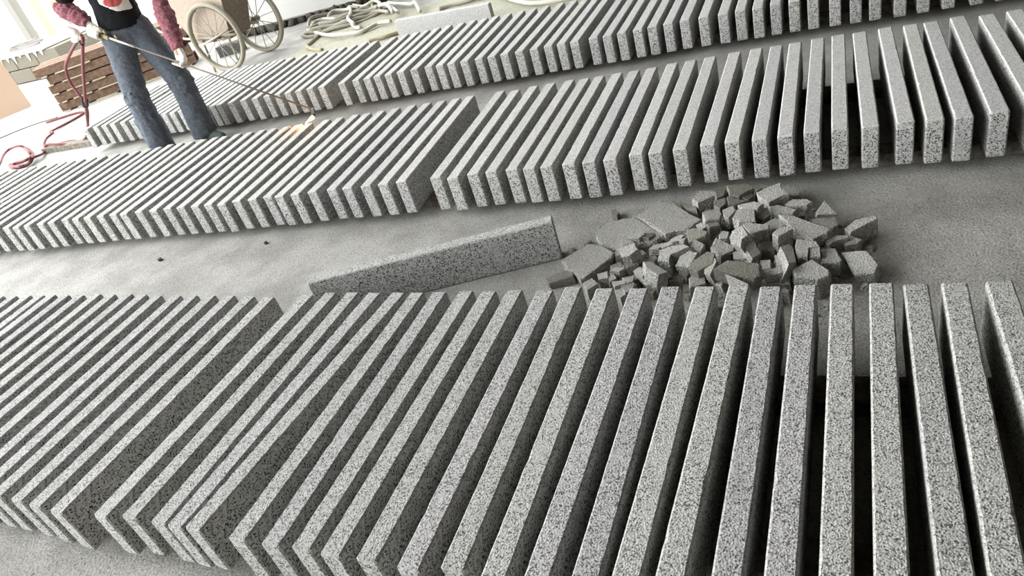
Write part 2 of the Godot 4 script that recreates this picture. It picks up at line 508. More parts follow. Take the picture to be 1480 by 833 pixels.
func make_slabs() -> void:
	var variants := []
	for v in 6: variants.append(slab_mesh(100 + v))
	var row_words := ["nearest row", "middle row", "farthest row"]
	var rng := RandomNumberGenerator.new()
	rng.seed = 5
	for r in 3:
		for i in ROWS[r].size():
			var s: Array = ROWS[r][i]
			var o := MeshInstance3D.new()
			o.mesh = variants[(i * 5 + r) % 6]
			var k := rng.randi() % 5
			o.set_surface_override_material(0, M[("top%d" if r == 0 else "flamed%d") % k])
			o.set_surface_override_material(1, M["side%d" % k])
			o.name = numbered("granite_kerbstone")
			add_child(o)
			o.position = Vector3(s[0], BASE, s[2])
			o.rotation_degrees.y = -s[1]
			var label: String
			if i < GAP[r]: label = "granite slab, %s left of the wide gap in the %s" % [ordinal(GAP[r] - i), row_words[r]]
			else: label = "granite slab, %s right of the wide gap in the %s" % [ordinal(i - GAP[r] + 1), row_words[r]]
			tag(o, label, "stone slab", "granite slabs in the %s" % row_words[r], "thing")
	# the slab that stands alone on the floor between the rows
	var lone := MeshInstance3D.new()
	lone.mesh = variants[2]
	lone.set_surface_override_material(0, M.top1)
	lone.set_surface_override_material(1, M.side2)
	lone.name = numbered("granite_kerbstone")
	add_child(lone)
	var along := Vector3(-0.942, 0, 0.336).normalized()
	lone.transform = Transform3D(Basis(along.cross(Vector3.UP).normalized(), Vector3.UP, -along), Vector3(-0.942, 0.001, -2.22))
	tag(lone, "lone granite slab standing askew on the floor beside the rubble", "stone slab", "", "thing")
	# the slab set across the picture behind the farthest row
	var back := MeshInstance3D.new()
	back.mesh = variants[4]
	back.set_surface_override_material(0, M.pale_granite)
	back.set_surface_override_material(1, M.pale_granite)
	back.name = numbered("granite_kerbstone")
	add_child(back)
	tag(back, "pale granite slab lying lengthwise behind the farthest row", "stone slab", "", "thing")
	back.transform = Transform3D(Basis(Vector3(0, 0, -1), Vector3.UP, Vector3(1, 0, 0)), Vector3.ZERO)
	back.rotate_y(-0.113)
	back.position = Vector3(-2.55, 0.012, -5.91)

func make_bearers() -> void:
	# [x0, x1, z centre, label]
	for b in [[-3.9, 0.75, -0.97, "front timber bearer under the nearest row of slabs"],
			[-3.9, 0.75, -1.475, "rear timber bearer under the nearest row of slabs"],
			[-6.1, 1.05, -2.79, "front timber bearer under the middle row of slabs"],
			[-6.1, 1.05, -3.42, "rear timber bearer under the middle row of slabs"],
			[-6.74, 1.15, -4.535, "front timber bearer sticking out left under the farthest row"],
			[-5.9, 1.15, -5.05, "rear timber bearer under the farthest row of slabs"]]:
		var o := put(box(Vector3.ZERO, Vector3(b[1] - b[0], BASE, 0.1), 0.003), "timber_bearer", M.timber)
		o.position = Vector3((b[0] + b[1]) / 2, BASE / 2, b[2])
		tag(o, b[3], "timber beam", "timber bearers under the slab rows")

# ---------------------------------------------------------------- the rubble
# [label, kind of stone, base, top outline, bottom outline] in millimetres; the outlines are measured from the base
const FRAGMENTS := [
	["large pale flat granite plate at the back left of the rubble", 0, [-561, 0, -2421], [-95, 40, -57, -49, 40, -128, 14, 40, -101, 60, 40, -42, 137, 40, 43, 90, 40, 110, 12, 40, 129, -42, 40, 67, -128, 40, -21], [-92, 0, -55, -45, 0, -117, 15, 0, -105, 53, 0, -38, 119, 0, 38, 78, 0, 96, 12, 0, 127, -42, 0, 67, -110, 0, -19]],
	["wide flat granite plate with broken edges beside the pale plate", 0, [-699, 0, -2334], [-144, 30, -22, -102, 30, -84, -41, 30, -115, 4, 30, -118, 91, 30, -23, 144, 30, 36, 119, 30, 67, 45, 30, 94, -13, 30, 118, -104, 30, 47], [-131, 0, -20, -94, 0, -77, -39, 0, -109, 4, 0, -114, 84, 0, -22, 135, 0, 33, 126, 0, 70, 47, 0, 98, -12, 0, 111, -103, 0, 47]],
	["flat granite plate touching the end of the lone slab", 0, [-807, 0, -2165], [-111, 49, 28, -68, 47, -36, -21, 46, -85, 32, 44, -62, 87, 42, -16, 82, 42, 15, -1, 45, 156], [-105, 0, 26, -66, 0, -34, -20, 0, -78, 28, 0, -59, 84, 0, -15, 74, 0, 14, -2, 0, 140]],
	["low dark stone lump in front of the flat plate", 1, [-910, 0, -2054], [-52, 31, 6, -12, 35, -21, 30, 39, -32, 61, 39, 8, -26, 31, 38], [-48, 0, 4, -10, 0, -22, 32, 0, -34, 64, 0, 7, -22, 0, 34]],
	["small granite cube between the flat plate and nearest row", 0, [-766, 0, -1979], [-28, 52, -3, 1, 53, -31, 29, 48, 0, -2, 47, 34], [-29, 0, -7, -3, 0, -33, 22, 0, -5, -6, 0, 31]],
	["upright granite chunk at the left end of the heap", 0, [-642, 0, -2101], [-44, 99, -23, 20, 111, -32, 37, 105, 1, 8, 94, 28, -22, 90, 27], [-30, 0, -47, 34, 19, -56, 49, 20, -21, 20, 0, 3, -7, 0, 2]],
	["single pebble lying behind the flat plates", 1, [-785, 0, -2499], [-19, 30, -18, -1, 30, -27, 19, 30, 3, 13, 30, 26, -11, 30, 15], [-17, 0, -16, -1, 0, -24, 19, 0, 3, 13, 0, 26, -12, 0, 16]],
	["", 0, [-729, 0, -2025], [-23, 51, -10, 12, 53, -23, 24, 48, 12, -13, 47, 20], [-23, 0, -17, 12, 0, -30, 24, 0, 6, -12, 0, 13]],
	["", 0, [-697, 0, -2024], [-19, 45, -24, 1, 43, -22, 19, 44, 12, 0, 47, 34], [-24, 0, -21, -3, 0, -20, 12, 0, 13, -4, 0, 39]],
	["", 0, [-659, 0, -1977], [-30, 50, -9, 19, 51, -15, 24, 50, 4, -14, 49, 20], [-26, 0, -10, 18, 0, -15, 25, 0, 2, -12, 0, 17]],
	["", 0, [-629, 0, -1996], [-27, 52, -9, 12, 47, -26, 15, 49, 12, 0, 51, 23], [-31, 0, -6, 6, 0, -21, 11, 0, 16, -4, 0, 22]],
	["", 0, [-620, 0, -1940], [-20, 54, 1, 11, 44, -36, 15, 48, 8, -6, 54, 27], [-29, 0, 7, 1, 0, -27, 5, 0, 13, -14, 0, 30]],
	["", 0, [-585, 17, -2004], [-29, 57, -9, -6, 62, -26, 24, 59, 7, 11, 53, 28], [-24, 4, -19, -1, 2, -38, 30, 3, -4, 16, 0, 18]],
	["slanting granite block in the left front of the heap", 0, [-531, 30, -1993], [-47, 70, -38, -22, 63, -44, 29, 58, 2, 46, 56, 15, 20, 69, 51, -26, 74, 14], [-57, 16, -26, -36, 11, -36, 15, 0, 13, 35, 2, 26, 5, 16, 56, -42, 14, 25]],
	["", 0, [-542, 0, -1966], [-22, 62, -16, 21, 63, -19, 17, 58, 19, -17, 58, 17], [-19, 0, -23, 22, 0, -26, 16, 0, 9, -17, 0, 10]],
	["", 0, [-646, 0, -1926], [-26, 44, -19, -3, 44, -23, 23, 46, 12, 5, 46, 30], [-24, 0, -17, -2, 0, -22, 25, 0, 14, 7, 0, 33]],
	["dark broken granite block with a pale top, left of the heap", 0, [-488, 0, -2079], [-46, 98, -17, -3, 105, -32, 38, 110, -33, 62, 109, -12, -2, 97, 14, -4, 92, 46, -44, 89, 34], [-33, 0, -32, 6, 15, -48, 41, 31, -42, 71, 27, -26, 6, 17, -1, 5, 0, 33, -37, 0, 21]],
	["", 0, [-526, 0, -2190], [-28, 55, -9, 15, 64, -16, 25, 64, 6, -12, 57, 20], [-20, 0, -12, 21, 20, -16, 32, 20, 3, -2, 0, 15]],
	["", 0, [-471, 0, -2214], [-15, 61, -3, 11, 60, -13, 4, 59, 16], [-17, 14, -6, 9, 15, -15, 2, 0, 12]],
	["", 1, [-643, 0, -2107], [-33, 44, -25, 8, 47, -46, 33, 56, 26, -7, 53, 46], [-25, 0, -19, 12, 0, -36, 36, 0, 28, -1, 0, 50]],
	["", 1, [-692, 0, -2090], [-27, 43, -5, 7, 42, -32, 24, 38, 6, -4, 38, 31], [-28, 0, -8, 3, 0, -33, 21, 0, 3, -7, 0, 25]],
	["pale flat stone at the back left corner of the heap", 0, [-426, 18, -2495], [-42, 57, 20, -21, 62, -33, 37, 58, -35, 43, 54, -1, -17, 53, 48], [-42, 6, 13, -26, 11, -39, 29, 3, -37, 38, 0, -6, -18, 1, 36]],
	["", 1, [-482, 0, -2489], [-47, 27, -57, -10, 35, -25, 34, 46, 17, 31, 49, 41, -9, 42, 23], [-43, 0, -52, -4, 0, -17, 40, 0, 23, 36, 0, 46, -4, 0, 28]],
	["", 1, [-363, 0, -2504], [-24, 82, -14, -1, 78, -32, 18, 75, -38, 16, 80, 28, -9, 85, 56], [-31, 0, -7, -10, 0, -27, 9, 0, -33, 8, 18, 33, -19, 14, 59]],
	["greenish grey plate at the back of the heap", 1, [-294, 28, -2500], [-46, 68, -22, -13, 66, -31, 30, 61, -33, 55, 57, -4, 3, 58, 49, -30, 62, 41], [-54, 14, -27, -18, 4, -32, 22, 8, -34, 50, 0, -8, -3, 1, 45, -34, 6, 36]],
	["", 1, [-261, 0, -2475], [-30, 75, 9, 7, 68, -37, 22, 66, -6, 1, 71, 34], [-40, 15, 11, -2, 13, -37, 13, 0, -4, -9, 13, 34]],
	["big pale granite piece with a notched corner, back of the heap", 0, [-175, 41, -2427], [-55, 57, -17, -16, 62, -42, 30, 67, -62, 34, 63, -15, 52, 61, 18, 8, 56, 46, -8, 53, 58, -44, 55, 14], [-44, 2, -20, -11, 9, -43, 30, 18, -59, 37, 10, -19, 56, 6, 13, 12, 7, 45, -4, 0, 52, -40, 2, 9]],
	["", 1, [-223, 24, -2511], [-13, 57, 4, 6, 57, -27, 13, 54, 0, -7, 55, 23], [-21, 0, -1, -2, 4, -31, 4, 1, -4, -14, 3, 17]],
	["rounded pale stone at the back right of the heap", 0, [-112, 0, -2522], [-33, 53, -15, -23, 53, -42, 9, 51, -24, 30, 48, 14, 27, 47, 36, -10, 49, 31], [-32, 0, -16, -25, 0, -43, 6, 0, -27, 29, 0, 12, 25, 0, 33, -13, 0, 28]],
	["", 1, [-358, 15, -2419], [-23, 71, -12, 19, 70, -30, 21, 63, 1, 2, 59, 29, -19, 65, 12], [-27, 14, -23, 14, 18, -44, 13, 4, -12, -5, 0, 12, -25, 6, -2]],
	["", 1, [-305, 25, -2421], [-29, 63, -31, 43, 48, -11, 6, 53, 18, -21, 57, 24], [-36, 15, -32, 29, 0, -13, -4, 1, 13, -30, 13, 22]],
	["barrel shaped granite block in the back left of the heap", 0, [-370, 13, -2314], [-39, 89, -11, 10, 83, -46, 28, 78, -13, 24, 76, 23, -23, 83, 47], [-46, 19, -15, -5, 4, -47, 14, 1, -18, 11, 7, 17, -36, 0, 39]],
	["", 0, [-316, 38, -2317], [-23, 65, -13, 12, 68, -34, 25, 62, -7, 1, 56, 31, -15, 59, 22], [-22, 4, -22, 10, 10, -43, 21, 7, -16, 0, 1, 19, -15, 0, 9]],
	["thin pale shard at the top of the heap", 0, [-238, 82, -2307], [-46, 42, -12, 9, 45, -25, 43, 46, -3, 23, 43, 28, -29, 41, 11], [-39, 2, -12, 11, 5, -26, 42, 9, -4, 25, 5, 26, -24, 0, 8]],
	["squarish pale plate near the top of the heap", 0, [-258, 66, -2249], [-38, 55, 10, -23, 61, -37, 36, 57, -37, 40, 47, 31, -15, 51, 32], [-36, 5, 2, -25, 14, -40, 35, 10, -45, 37, 0, 25, -19, 1, 26]],
	["", 1, [-199, 29, -2285], [-22, 83, -13, 14, 79, -34, 27, 64, -3, 1, 61, 28, -19, 70, 22], [-39, 26, -32, -6, 17, -53, 6, 2, -24, -17, 0, 5, -38, 6, -1]],
	["long chipped pale shard right of the heap top", 0, [-139, 40, -2322], [-41, 53, -26, -14, 52, -33, 50, 48, 3, 37, 47, 30, -31, 50, 26], [-43, 8, -29, -15, 9, -34, 50, 6, 1, 35, 0, 28, -34, 6, 25]],
	["oval flat stone resting on a small upright chunk", 0, [-86, 53, -2369], [-45, 30, -2, -21, 32, -28, 28, 33, -21, 46, 33, 0, 28, 32, 21, -6, 31, 20, -30, 30, 11], [-41, 1, -3, -20, 3, -29, 27, 5, -21, 41, 5, -1, 26, 2, 17, -5, 3, 20, -25, 0, 8]],
	["small upright chunk under the oval flat stone", 0, [-79, 0, -2352], [-11, 68, -23, 7, 67, -20, 13, 52, 22, -9, 52, 21], [-10, 14, -41, 6, 16, -36, 13, 0, 2, -9, 0, 1]],
	["longest flat pale plate, right side of the heap", 0, [-63, 45, -2192], [-83, 68, -62, -40, 64, -57, -3, 59, -32, 79, 48, 20, 64, 47, 43, 24, 46, 73, -40, 57, 16], [-80, 24, -63, -41, 21, -59, -6, 12, -35, 75, 8, 16, 61, 0, 38, 21, 3, 71, -37, 11, 9]],
	["triangular grey plate beside the longest plate", 0, [-155, 41, -2224], [-37, 59, 0, -4, 60, -28, 25, 53, -15, 32, 49, 5, -16, 50, 38], [-46, 10, -8, -10, 14, -35, 19, 10, -23, 26, 2, -3, -21, 0, 24]],
	["tongue shaped flat shard in the middle of the heap", 0, [-219, 63, -2176], [-40, 55, -20, -30, 55, -33, 46, 51, -15, 46, 50, 8, -1, 51, 32, -21, 53, 28], [-40, 10, -21, -29, 4, -31, 39, 0, -15, 44, 5, 6, -4, 1, 29, -22, 1, 25]],
	["brightest block, tilted up in the middle of the heap", 0, [-265, 80, -2078], [-28, 59, -7, -21, 71, -28, 13, 86, -38, 34, 73, 4, 15, 64, 12, 11, 49, 42, -24, 50, 15], [-10, 7, -30, -2, 18, -50, 29, 35, -63, 47, 24, -19, 29, 16, -10, 26, 0, 18, -7, 1, -8]],
	["speckled block leaning on the brightest block", 0, [-227, 28, -2069], [-16, 97, -26, -1, 97, -46, 32, 64, 17, 7, 64, 49, -22, 89, 6], [-40, 40, -44, -24, 40, -59, 2, 5, -4, -20, 0, 31, -46, 30, -12]],
	["chunky block with a clean pale top, right of centre", 0, [-129, 44, -2132], [-32, 81, 13, -12, 83, -22, 25, 82, -21, 32, 80, -7, -14, 79, 37], [-35, 4, 8, -14, 4, -27, 19, 0, -24, 26, 3, -12, -17, 1, 33]],
	["", 1, [-179, 0, -2129], [-30, 73, -14, -4, 70, -43, 30, 67, -7, 22, 68, 34, -19, 72, 31], [-38, 0, -14, -10, 0, -37, 20, 0, -6, 17, 0, 35, -25, 0, 30]],
	["", 0, [-137, 32, -2015], [-19, 54, -31, 2, 55, -42, 21, 63, 35, -4, 61, 38], [-11, 0, -24, 8, 0, -33, 28, 4, 40, 2, 2, 43]],
	["tall grey block leaning towards the nearest row", 0, [-110, 25, -2020], [-25, 92, -29, 2, 76, -73, 12, 75, -43, 23, 81, 48, 2, 93, 78, -13, 93, 18], [-53, 26, -22, -25, 11, -63, -19, 0, -33, -6, 13, 54, -27, 24, 80, -45, 16, 27]],
	["speckled brick shaped piece in front of the heap", 0, [-152, 30, -1960], [-32, 54, -7, 28, 61, -21, 33, 55, 9, -28, 49, 19], [-29, 3, -18, 31, 16, -31, 35, 6, -2, -25, 0, 9]],
	["lower speckled brick shaped piece, front of the heap", 0, [-147, 0, -1957], [-46, 49, -11, 38, 56, -20, 39, 49, 16, -31, 46, 16], [-42, 0, -18, 43, 0, -29, 44, 0, 9, -31, 0, 8]],
	["", 0, [-182, 16, -2014], [-18, 59, -25, 15, 65, -16, 17, 58, 25, -15, 53, 16], [-6, 6, -33, 28, 7, -26, 29, 0, 13, -4, 1, 8]],
	["large dark greenish slab piece in front of the heap", 1, [-246, 49, -1923], [-86, 77, -6, -44, 85, -40, 55, 76, -28, 56, 62, 21, 39, 59, 35, -19, 67, 18], [-87, 20, -22, -47, 31, -55, 54, 23, -44, 54, 6, 6, 31, 0, 14, -20, 8, -1]],
	["pale pointed shard leaning over the end of the nearest row", 0, [-255, 76, -1872], [-40, 39, -42, -10, 38, -21, 32, 36, 11, 39, 32, 31, -21, 26, 20], [-35, 9, -48, -6, 11, -29, 32, 9, 3, 38, 4, 20, -15, 0, 11]],
	["pale wedge in the front of the heap", 0, [-349, 41, -1975], [-21, 54, -2, 14, 70, -39, 21, 68, -19, 3, 53, 38, -17, 51, 21], [-5, 0, -11, 28, 15, -48, 34, 17, -28, 16, 1, 26, -5, 1, 12]],
	["rough greenish lump in the left front of the heap", 1, [-376, 36, -2001], [-41, 65, -3, 14, 80, -46, 41, 79, -27, 39, 71, 12, -12, 59, 40, -41, 60, 24], [-34, 7, -15, 19, 29, -55, 43, 26, -36, 41, 17, -1, -6, 0, 30, -36, 1, 12]],
	["pale angular plate left of the brightest block", 0, [-317, 35, -2086], [-40, 70, 4, -25, 82, -40, 36, 63, -8, 33, 57, 9, -4, 54, 36], [-46, 11, -16, -32, 31, -55, 28, 10, -25, 25, 1, -10, -11, 0, 15]],
	["", 0, [-262, 29, -2062], [-23, 59, -10, 4, 60, -33, 39, 50, 24, -20, 54, 19], [-25, 13, -16, 0, 10, -37, 34, 0, 16, -24, 8, 13]],
	["", 0, [-322, 37, -2167], [-16, 64, -1, -6, 60, -31, 17, 59, -24, 15, 65, 30, -10, 66, 27], [-19, 6, 5, -9, 6, -22, 11, 0, -17, 8, 5, 32, -15, 7, 33]],
	["speckled cube in the left middle of the heap", 0, [-404, 23, -2115], [-24, 73, 3, -12, 83, -27, 24, 72, -4, 11, 61, 29], [-28, 13, -19, -15, 22, -46, 17, 10, -27, 7, 0, 7]],
	["grey wedge with a bright edge, left of the heap", 1, [-416, 26, -2186], [-42, 70, -35, -9, 77, -35, 41, 82, 4, 33, 78, 23, -23, 63, 42], [-30, 5, -45, 6, 10, -41, 52, 19, -5, 47, 7, 12, -9, 0, 33]],
	["", 0, [-409, 29, -2268], [-22, 50, -10, -3, 55, -18, 20, 52, 10, 5, 48, 18], [-15, 5, -20, 2, 12, -29, 26, 5, 0, 11, 0, 6]],
	["", 1, [-366, 50, -2255], [-29, 44, -5, 17, 40, -12, 24, 37, 3, -11, 39, 14], [-30, 4, -11, 11, 0, -18, 19, 2, -3, -16, 1, 7]],
	["pale chunk between the dark block and the greenish lump", 0, [-435, 22, -2048], [-35, 57, 25, -25, 68, -13, 8, 78, -35, 38, 78, -17, 13, 60, 40], [-25, 0, 10, -16, 17, -25, 16, 25, -50, 42, 27, -29, 22, 0, 25]],
	["", 0, [-393, 0, -1958], [-26, 69, -7, -11, 68, -34, 23, 63, -22, 31, 60, 17, -17, 65, 46], [-32, 12, -8, -18, 12, -33, 15, 0, -23, 20, 0, 12, -23, 0, 40]],
	["", 0, [-321, 0, -1965], [-36, 48, -8, 9, 54, -37, 19, 59, 3, 8, 60, 42], [-27, 0, -5, 18, 0, -36, 28, 16, 6, 16, 16, 41]],
	["", 1, [-460, 0, -2003], [-34, 37, 11, -7, 41, -21, 28, 42, -5, 13, 40, 14], [-29, 0, 8, -4, 0, -23, 31, 0, -7, 15, 0, 12]],
	["", 1, [-437, 0, -2016], [-24, 57, 4, 0, 55, -21, 18, 54, -4, 5, 55, 21], [-27, 12, 4, -4, 0, -18, 14, 0, -4, 1, 0, 19]],
	["triangular stone set up at the right of the heap", 0, [2, 35, -2302], [-33, 49, 5, -3, 74, -28, 29, 45, 2, 34, 38, 10, -27, 43, 11], [-36, 14, -24, -6, 36, -57, 28, 8, -29, 27, 0, -23, -28, 5, -22]],
	["broad flat stone under the triangular stone", 0, [10, 12, -2281], [-61, 46, -15, 22, 45, -44, 28, 40, 20, 11, 39, 40], [-59, 11, -17, 20, 6, -45, 27, 0, 18, 9, 0, 34]],
	["big separate block at the far right of the rubble", 0, [107, 0, -2233], [-52, 65, 19, -18, 70, -22, 46, 75, -38, 48, 74, -15, 11, 70, 10, -35, 65, 46], [-43, 0, 14, -13, 0, -25, 46, 15, -37, 51, 14, -18, 13, 0, 5, -33, 0, 45]],
	["wedge with a pale top, right edge of the heap", 0, [28, 12, -2154], [-46, 54, -9, 4, 54, -21, 39, 54, -17, 39, 53, -5, -14, 52, 18, -22, 51, 35], [-41, 2, -11, 4, 8, -24, 38, 3, -21, 35, 5, -8, -14, 0, 14, -19, 2, 27]],
	["small triangular block at the right edge of the heap", 0, [77, 0, -2158], [-24, 50, 6, -1, 52, -30, 29, 50, -9, 16, 49, 10, -20, 49, 23], [-26, 0, 3, -3, 0, -35, 27, 0, -12, 12, 0, 6, -20, 0, 19]],
	["large tilted slab piece standing apart at the right front", 0, [96, 0, -2022], [-54, 68, -49, -22, 73, -48, 18, 78, -37, 45, 67, 26, 32, 57, 56, -19, 48, 52], [-45, 15, -63, -13, 27, -59, 27, 29, -50, 54, 19, 14, 39, 0, 40, -8, 0, 33]],
	["blocky pale piece at the right front of the heap", 0, [14, 0, -2040], [-30, 81, -38, 11, 79, -41, 27, 72, 17, 22, 71, 29, -29, 73, 33], [-33, 24, -44, 7, 17, -44, 24, 0, 10, 17, 16, 21, -34, 20, 29]],
	["boulder like dusty piece at the right front of the heap", 0, [-42, 0, -1940], [-58, 91, -20, -2, 98, -57, 50, 92, -2, 47, 89, 21, 14, 85, 37, -52, 85, 19], [-55, 0, -33, 1, 0, -70, 50, 0, -13, 44, 0, 7, 16, 0, 24, -52, 0, 7]],
	["two-pronged block in the right of the heap", 0, [-60, 32, -2052], [-27, 84, -38, 30, 79, -29, 41, 73, -5, 9, 73, 0, 4, 63, 40, -26, 63, 43, -31, 78, -12], [-27, 17, -51, 29, 13, -47, 36, 4, -22, 6, 6, -17, 2, 0, 25, -28, 1, 27, -33, 15, -28]],
	["squared block beside the two-pronged block", 0, [-35, 11, -2041], [-16, 92, -20, 16, 91, -19, 17, 77, 18, -17, 77, 22], [-19, 22, -46, 14, 22, -45, 15, -11, -10, -20, 4, -4]],
	["", 0, [-120, 0, -1903], [-8, 50, -14, 10, 51, -4, 8, 50, 10, -10, 49, 7], [-4, 0, -18, 13, 0, -7, 12, 0, 7, -5, 0, 3]]]

func vecs(a: Array) -> Array:
	var out := []
	for i in range(0, a.size(), 3): out.append(Vector3(a[i], a[i + 1], a[i + 2]) / 1000.0)
	return out

# a broken piece: sawn faces above and below, rough broken flanks with a knocked rim
func fragment_mesh(top: Array, bottom: Array, rng: RandomNumberGenerator) -> ArrayMesh:
	var n := top.size()
	var ct := Vector3.ZERO
	var cb := Vector3.ZERO
	for p in top: ct += p
	for p in bottom: cb += p
	ct /= n
	cb /= n
	var mid := (ct + cb) / 2
	var rim := []
	var waist := []
	var outer := []
	for k in n:
		var a: Vector3 = top[k]
		var b: Vector3 = top[(k + 1) % n]
		var a2: Vector3 = bottom[k]
		var b2: Vector3 = bottom[(k + 1) % n]
		outer.append(a)
		waist.append(a.lerp(a2, rng.randf_range(0.35, 0.65)) + (a - ct) * rng.randf_range(-0.02, 0.07))
		var m := a.lerp(b, rng.randf_range(0.4, 0.6))
		m += (ct - m) * rng.randf_range(-0.02, 0.07)
		outer.append(m)
		waist.append(m.lerp(a2.lerp(b2, 0.5), rng.randf_range(0.35, 0.65)) + (m - ct) * rng.randf_range(-0.05, 0.09))
	var low := []
	for k in n:
		low.append(bottom[k])
		low.append((bottom[k] as Vector3).lerp(bottom[(k + 1) % n], 0.5))
	for k in outer.size():
		var e: Vector3 = outer[k]
		rim.append(e + (ct - e) * rng.randf_range(0.03, 0.09))
		outer[k] = e + (waist[k] - e) * rng.randf_range(0.05, 0.16)
	var sawn := begin()
	var broken := begin()
	var face := func(st: SurfaceTool, pts: Array):
		var m := Vector3.ZERO
		for p in pts: m += p
		m /= pts.size()
		var nn := Vector3.ZERO
		for k in pts.size(): nn += (pts[k] - m).cross(pts[(k + 1) % pts.size()] - m)
		if nn.dot(m - mid) > 0: pts.reverse()
		for k in pts.size(): tri(st, m, pts[k], pts[(k + 1) % pts.size()])
	face.call(sawn, rim.duplicate())
	face.call(sawn, low.duplicate())
	for k in outer.size():
		var j := (k + 1) % outer.size()
		face.call(broken, [rim[k], rim[j], outer[j], outer[k]])
		face.call(broken, [outer[k], outer[j], waist[j], waist[k]])
		face.call(broken, [waist[k], waist[j], low[j], low[k]])
	sawn.generate_normals()
	broken.generate_normals()
	var mesh := sawn.commit()
	return broken.commit(mesh)

func chip_label(p: Vector3, dull: bool, tiny: bool) -> String:
	var where := "in the middle"
	var q := p - Vector3(-0.38, 0, -2.14)
	if q.x < -0.24: where = "at the left end"
	elif q.x > 0.24: where = "at the right end"
	elif q.z < -0.12: where = "at the back"
	elif q.z > 0.12: where = "at the front"
	return "%s %s granite chip %s of the rubble heap" % ["tiny" if tiny else "small", "dull grey" if dull else "pale", where]

func make_rubble() -> void:
	var rng := RandomNumberGenerator.new()
	rng.seed = 77
	for fr in FRAGMENTS:
		var o := MeshInstance3D.new()
		o.mesh = fragment_mesh(vecs(fr[3]), vecs(fr[4]), rng)
		o.set_surface_override_material(0, M.chip_dull if fr[1] == 1 else M.chip_face)
		o.set_surface_override_material(1, M.chip_dull if fr[1] == 1 else M.chip_break)
		o.name = numbered("stone_fragment")
		add_child(o)
		o.position = Vector3(fr[2][0], fr[2][1], fr[2][2]) / 1000.0
		if fr[0] != "": tag(o, fr[0], "stone", "broken stones of the rubble heap")
		else: tag(o, chip_label(o.position, fr[1] == 1, false), "stone", "small chips of the rubble heap")
	# chips that fill the heap underneath and lie round it
	for i in 110:
		var a := rng.randf() * TAU
		var d := sqrt(rng.randf())
		var c := Vector3(-0.36 + cos(a) * d * 0.36, 0, -2.14 + sin(a) * d * 0.30)
		if i >= 80:
			c = Vector3(-0.40 + cos(a) * (0.40 + d * 0.16), 0, -2.14 + sin(a) * (0.30 + d * 0.12))
		if c.z > -1.80: c.z = -1.80 - rng.randf() * 0.08
		if c.x < -0.72 and i < 80: c.x += 0.3
		var size := rng.randf_range(0.018, 0.036) if i < 80 else rng.randf_range(0.006, 0.016)
		var n := 5 + rng.randi() % 2
		var top := []
		var bottom := []
		var th := size * rng.randf_range(0.9, 1.5)
		var gx := rng.randf_range(-0.3, 0.3)
		var gz := rng.randf_range(-0.3, 0.3)
		for k in n:
			var b := TAU * (k + rng.randf_range(-0.25, 0.25)) / n
			var q := Vector3(cos(b), 0, sin(b)) * size * rng.randf_range(0.8, 1.2)
			top.append(q * 0.9 + Vector3(0, th + q.x * gx + q.z * gz, 0))
			bottom.append(q * rng.randf_range(0.9, 1.15))
		var o := MeshInstance3D.new()
		o.mesh = fragment_mesh(top, bottom, rng)
		var dull := rng.randf() < 0.4
		o.set_surface_override_material(0, M.chip_dull if dull else M.chip_face)
		o.set_surface_override_material(1, M.chip_dull if dull else M.chip_break)
		o.name = numbered("stone_fragment")
		add_child(o)
		o.position = c
		tag(o, chip_label(c, dull, i >= 80), "stone", "small chips of the rubble heap")
	# stone dust and grit swept over the floor
	var grit := begin()
	box_into(grit, Vector3.ZERO, Vector3.ONE, 0.3)
	var mm := MultiMesh.new()
	mm.transform_format = MultiMesh.TRANSFORM_3D
	mm.mesh = done(grit)
	mm.instance_count = 4600
	for i in 4600:
		var p: Vector3
		var s := rng.randf_range(0.0012, 0.0035)
		if i < 1300:
			var a := rng.randf() * TAU
			var d := 0.25 + absf(rng.randfn(0.0, 0.35))
			p = Vector3(-0.36 + cos(a) * d * 1.1, 0, -2.14 + sin(a) * d * 0.75)
			if rng.randf() < 0.06: s *= 2.0
		elif i < 3200:
			p = Vector3(rng.randf_range(-0.1, 0.95), 0, rng.randf_range(-2.5, -1.75))
		elif i < 4000:
			p = Vector3(rng.randf_range(-3.4, 0.8), 0, rng.randf_range(-2.55, -1.8))
		else:
			p = Vector3(rng.randf_range(-2.6, -1.2), 0, rng.randf_range(-0.85, -0.35))
		var bs := Basis.from_euler(Vector3(rng.randf() * TAU, rng.randf() * TAU, 0)).scaled(Vector3(s, s * 0.7, s * rng.randf_range(0.8, 1.6)))
		mm.set_instance_transform(i, Transform3D(bs, p + Vector3(0, s * 0.3, 0)))
	var g := MultiMeshInstance3D.new()
	g.multimesh = mm
	g.material_override = M.chip_face
	g.name = "stone_grit"
	add_child(g)
	tag(g, "fine granite grit scattered over the concrete floor", "grit", "", "stuff")

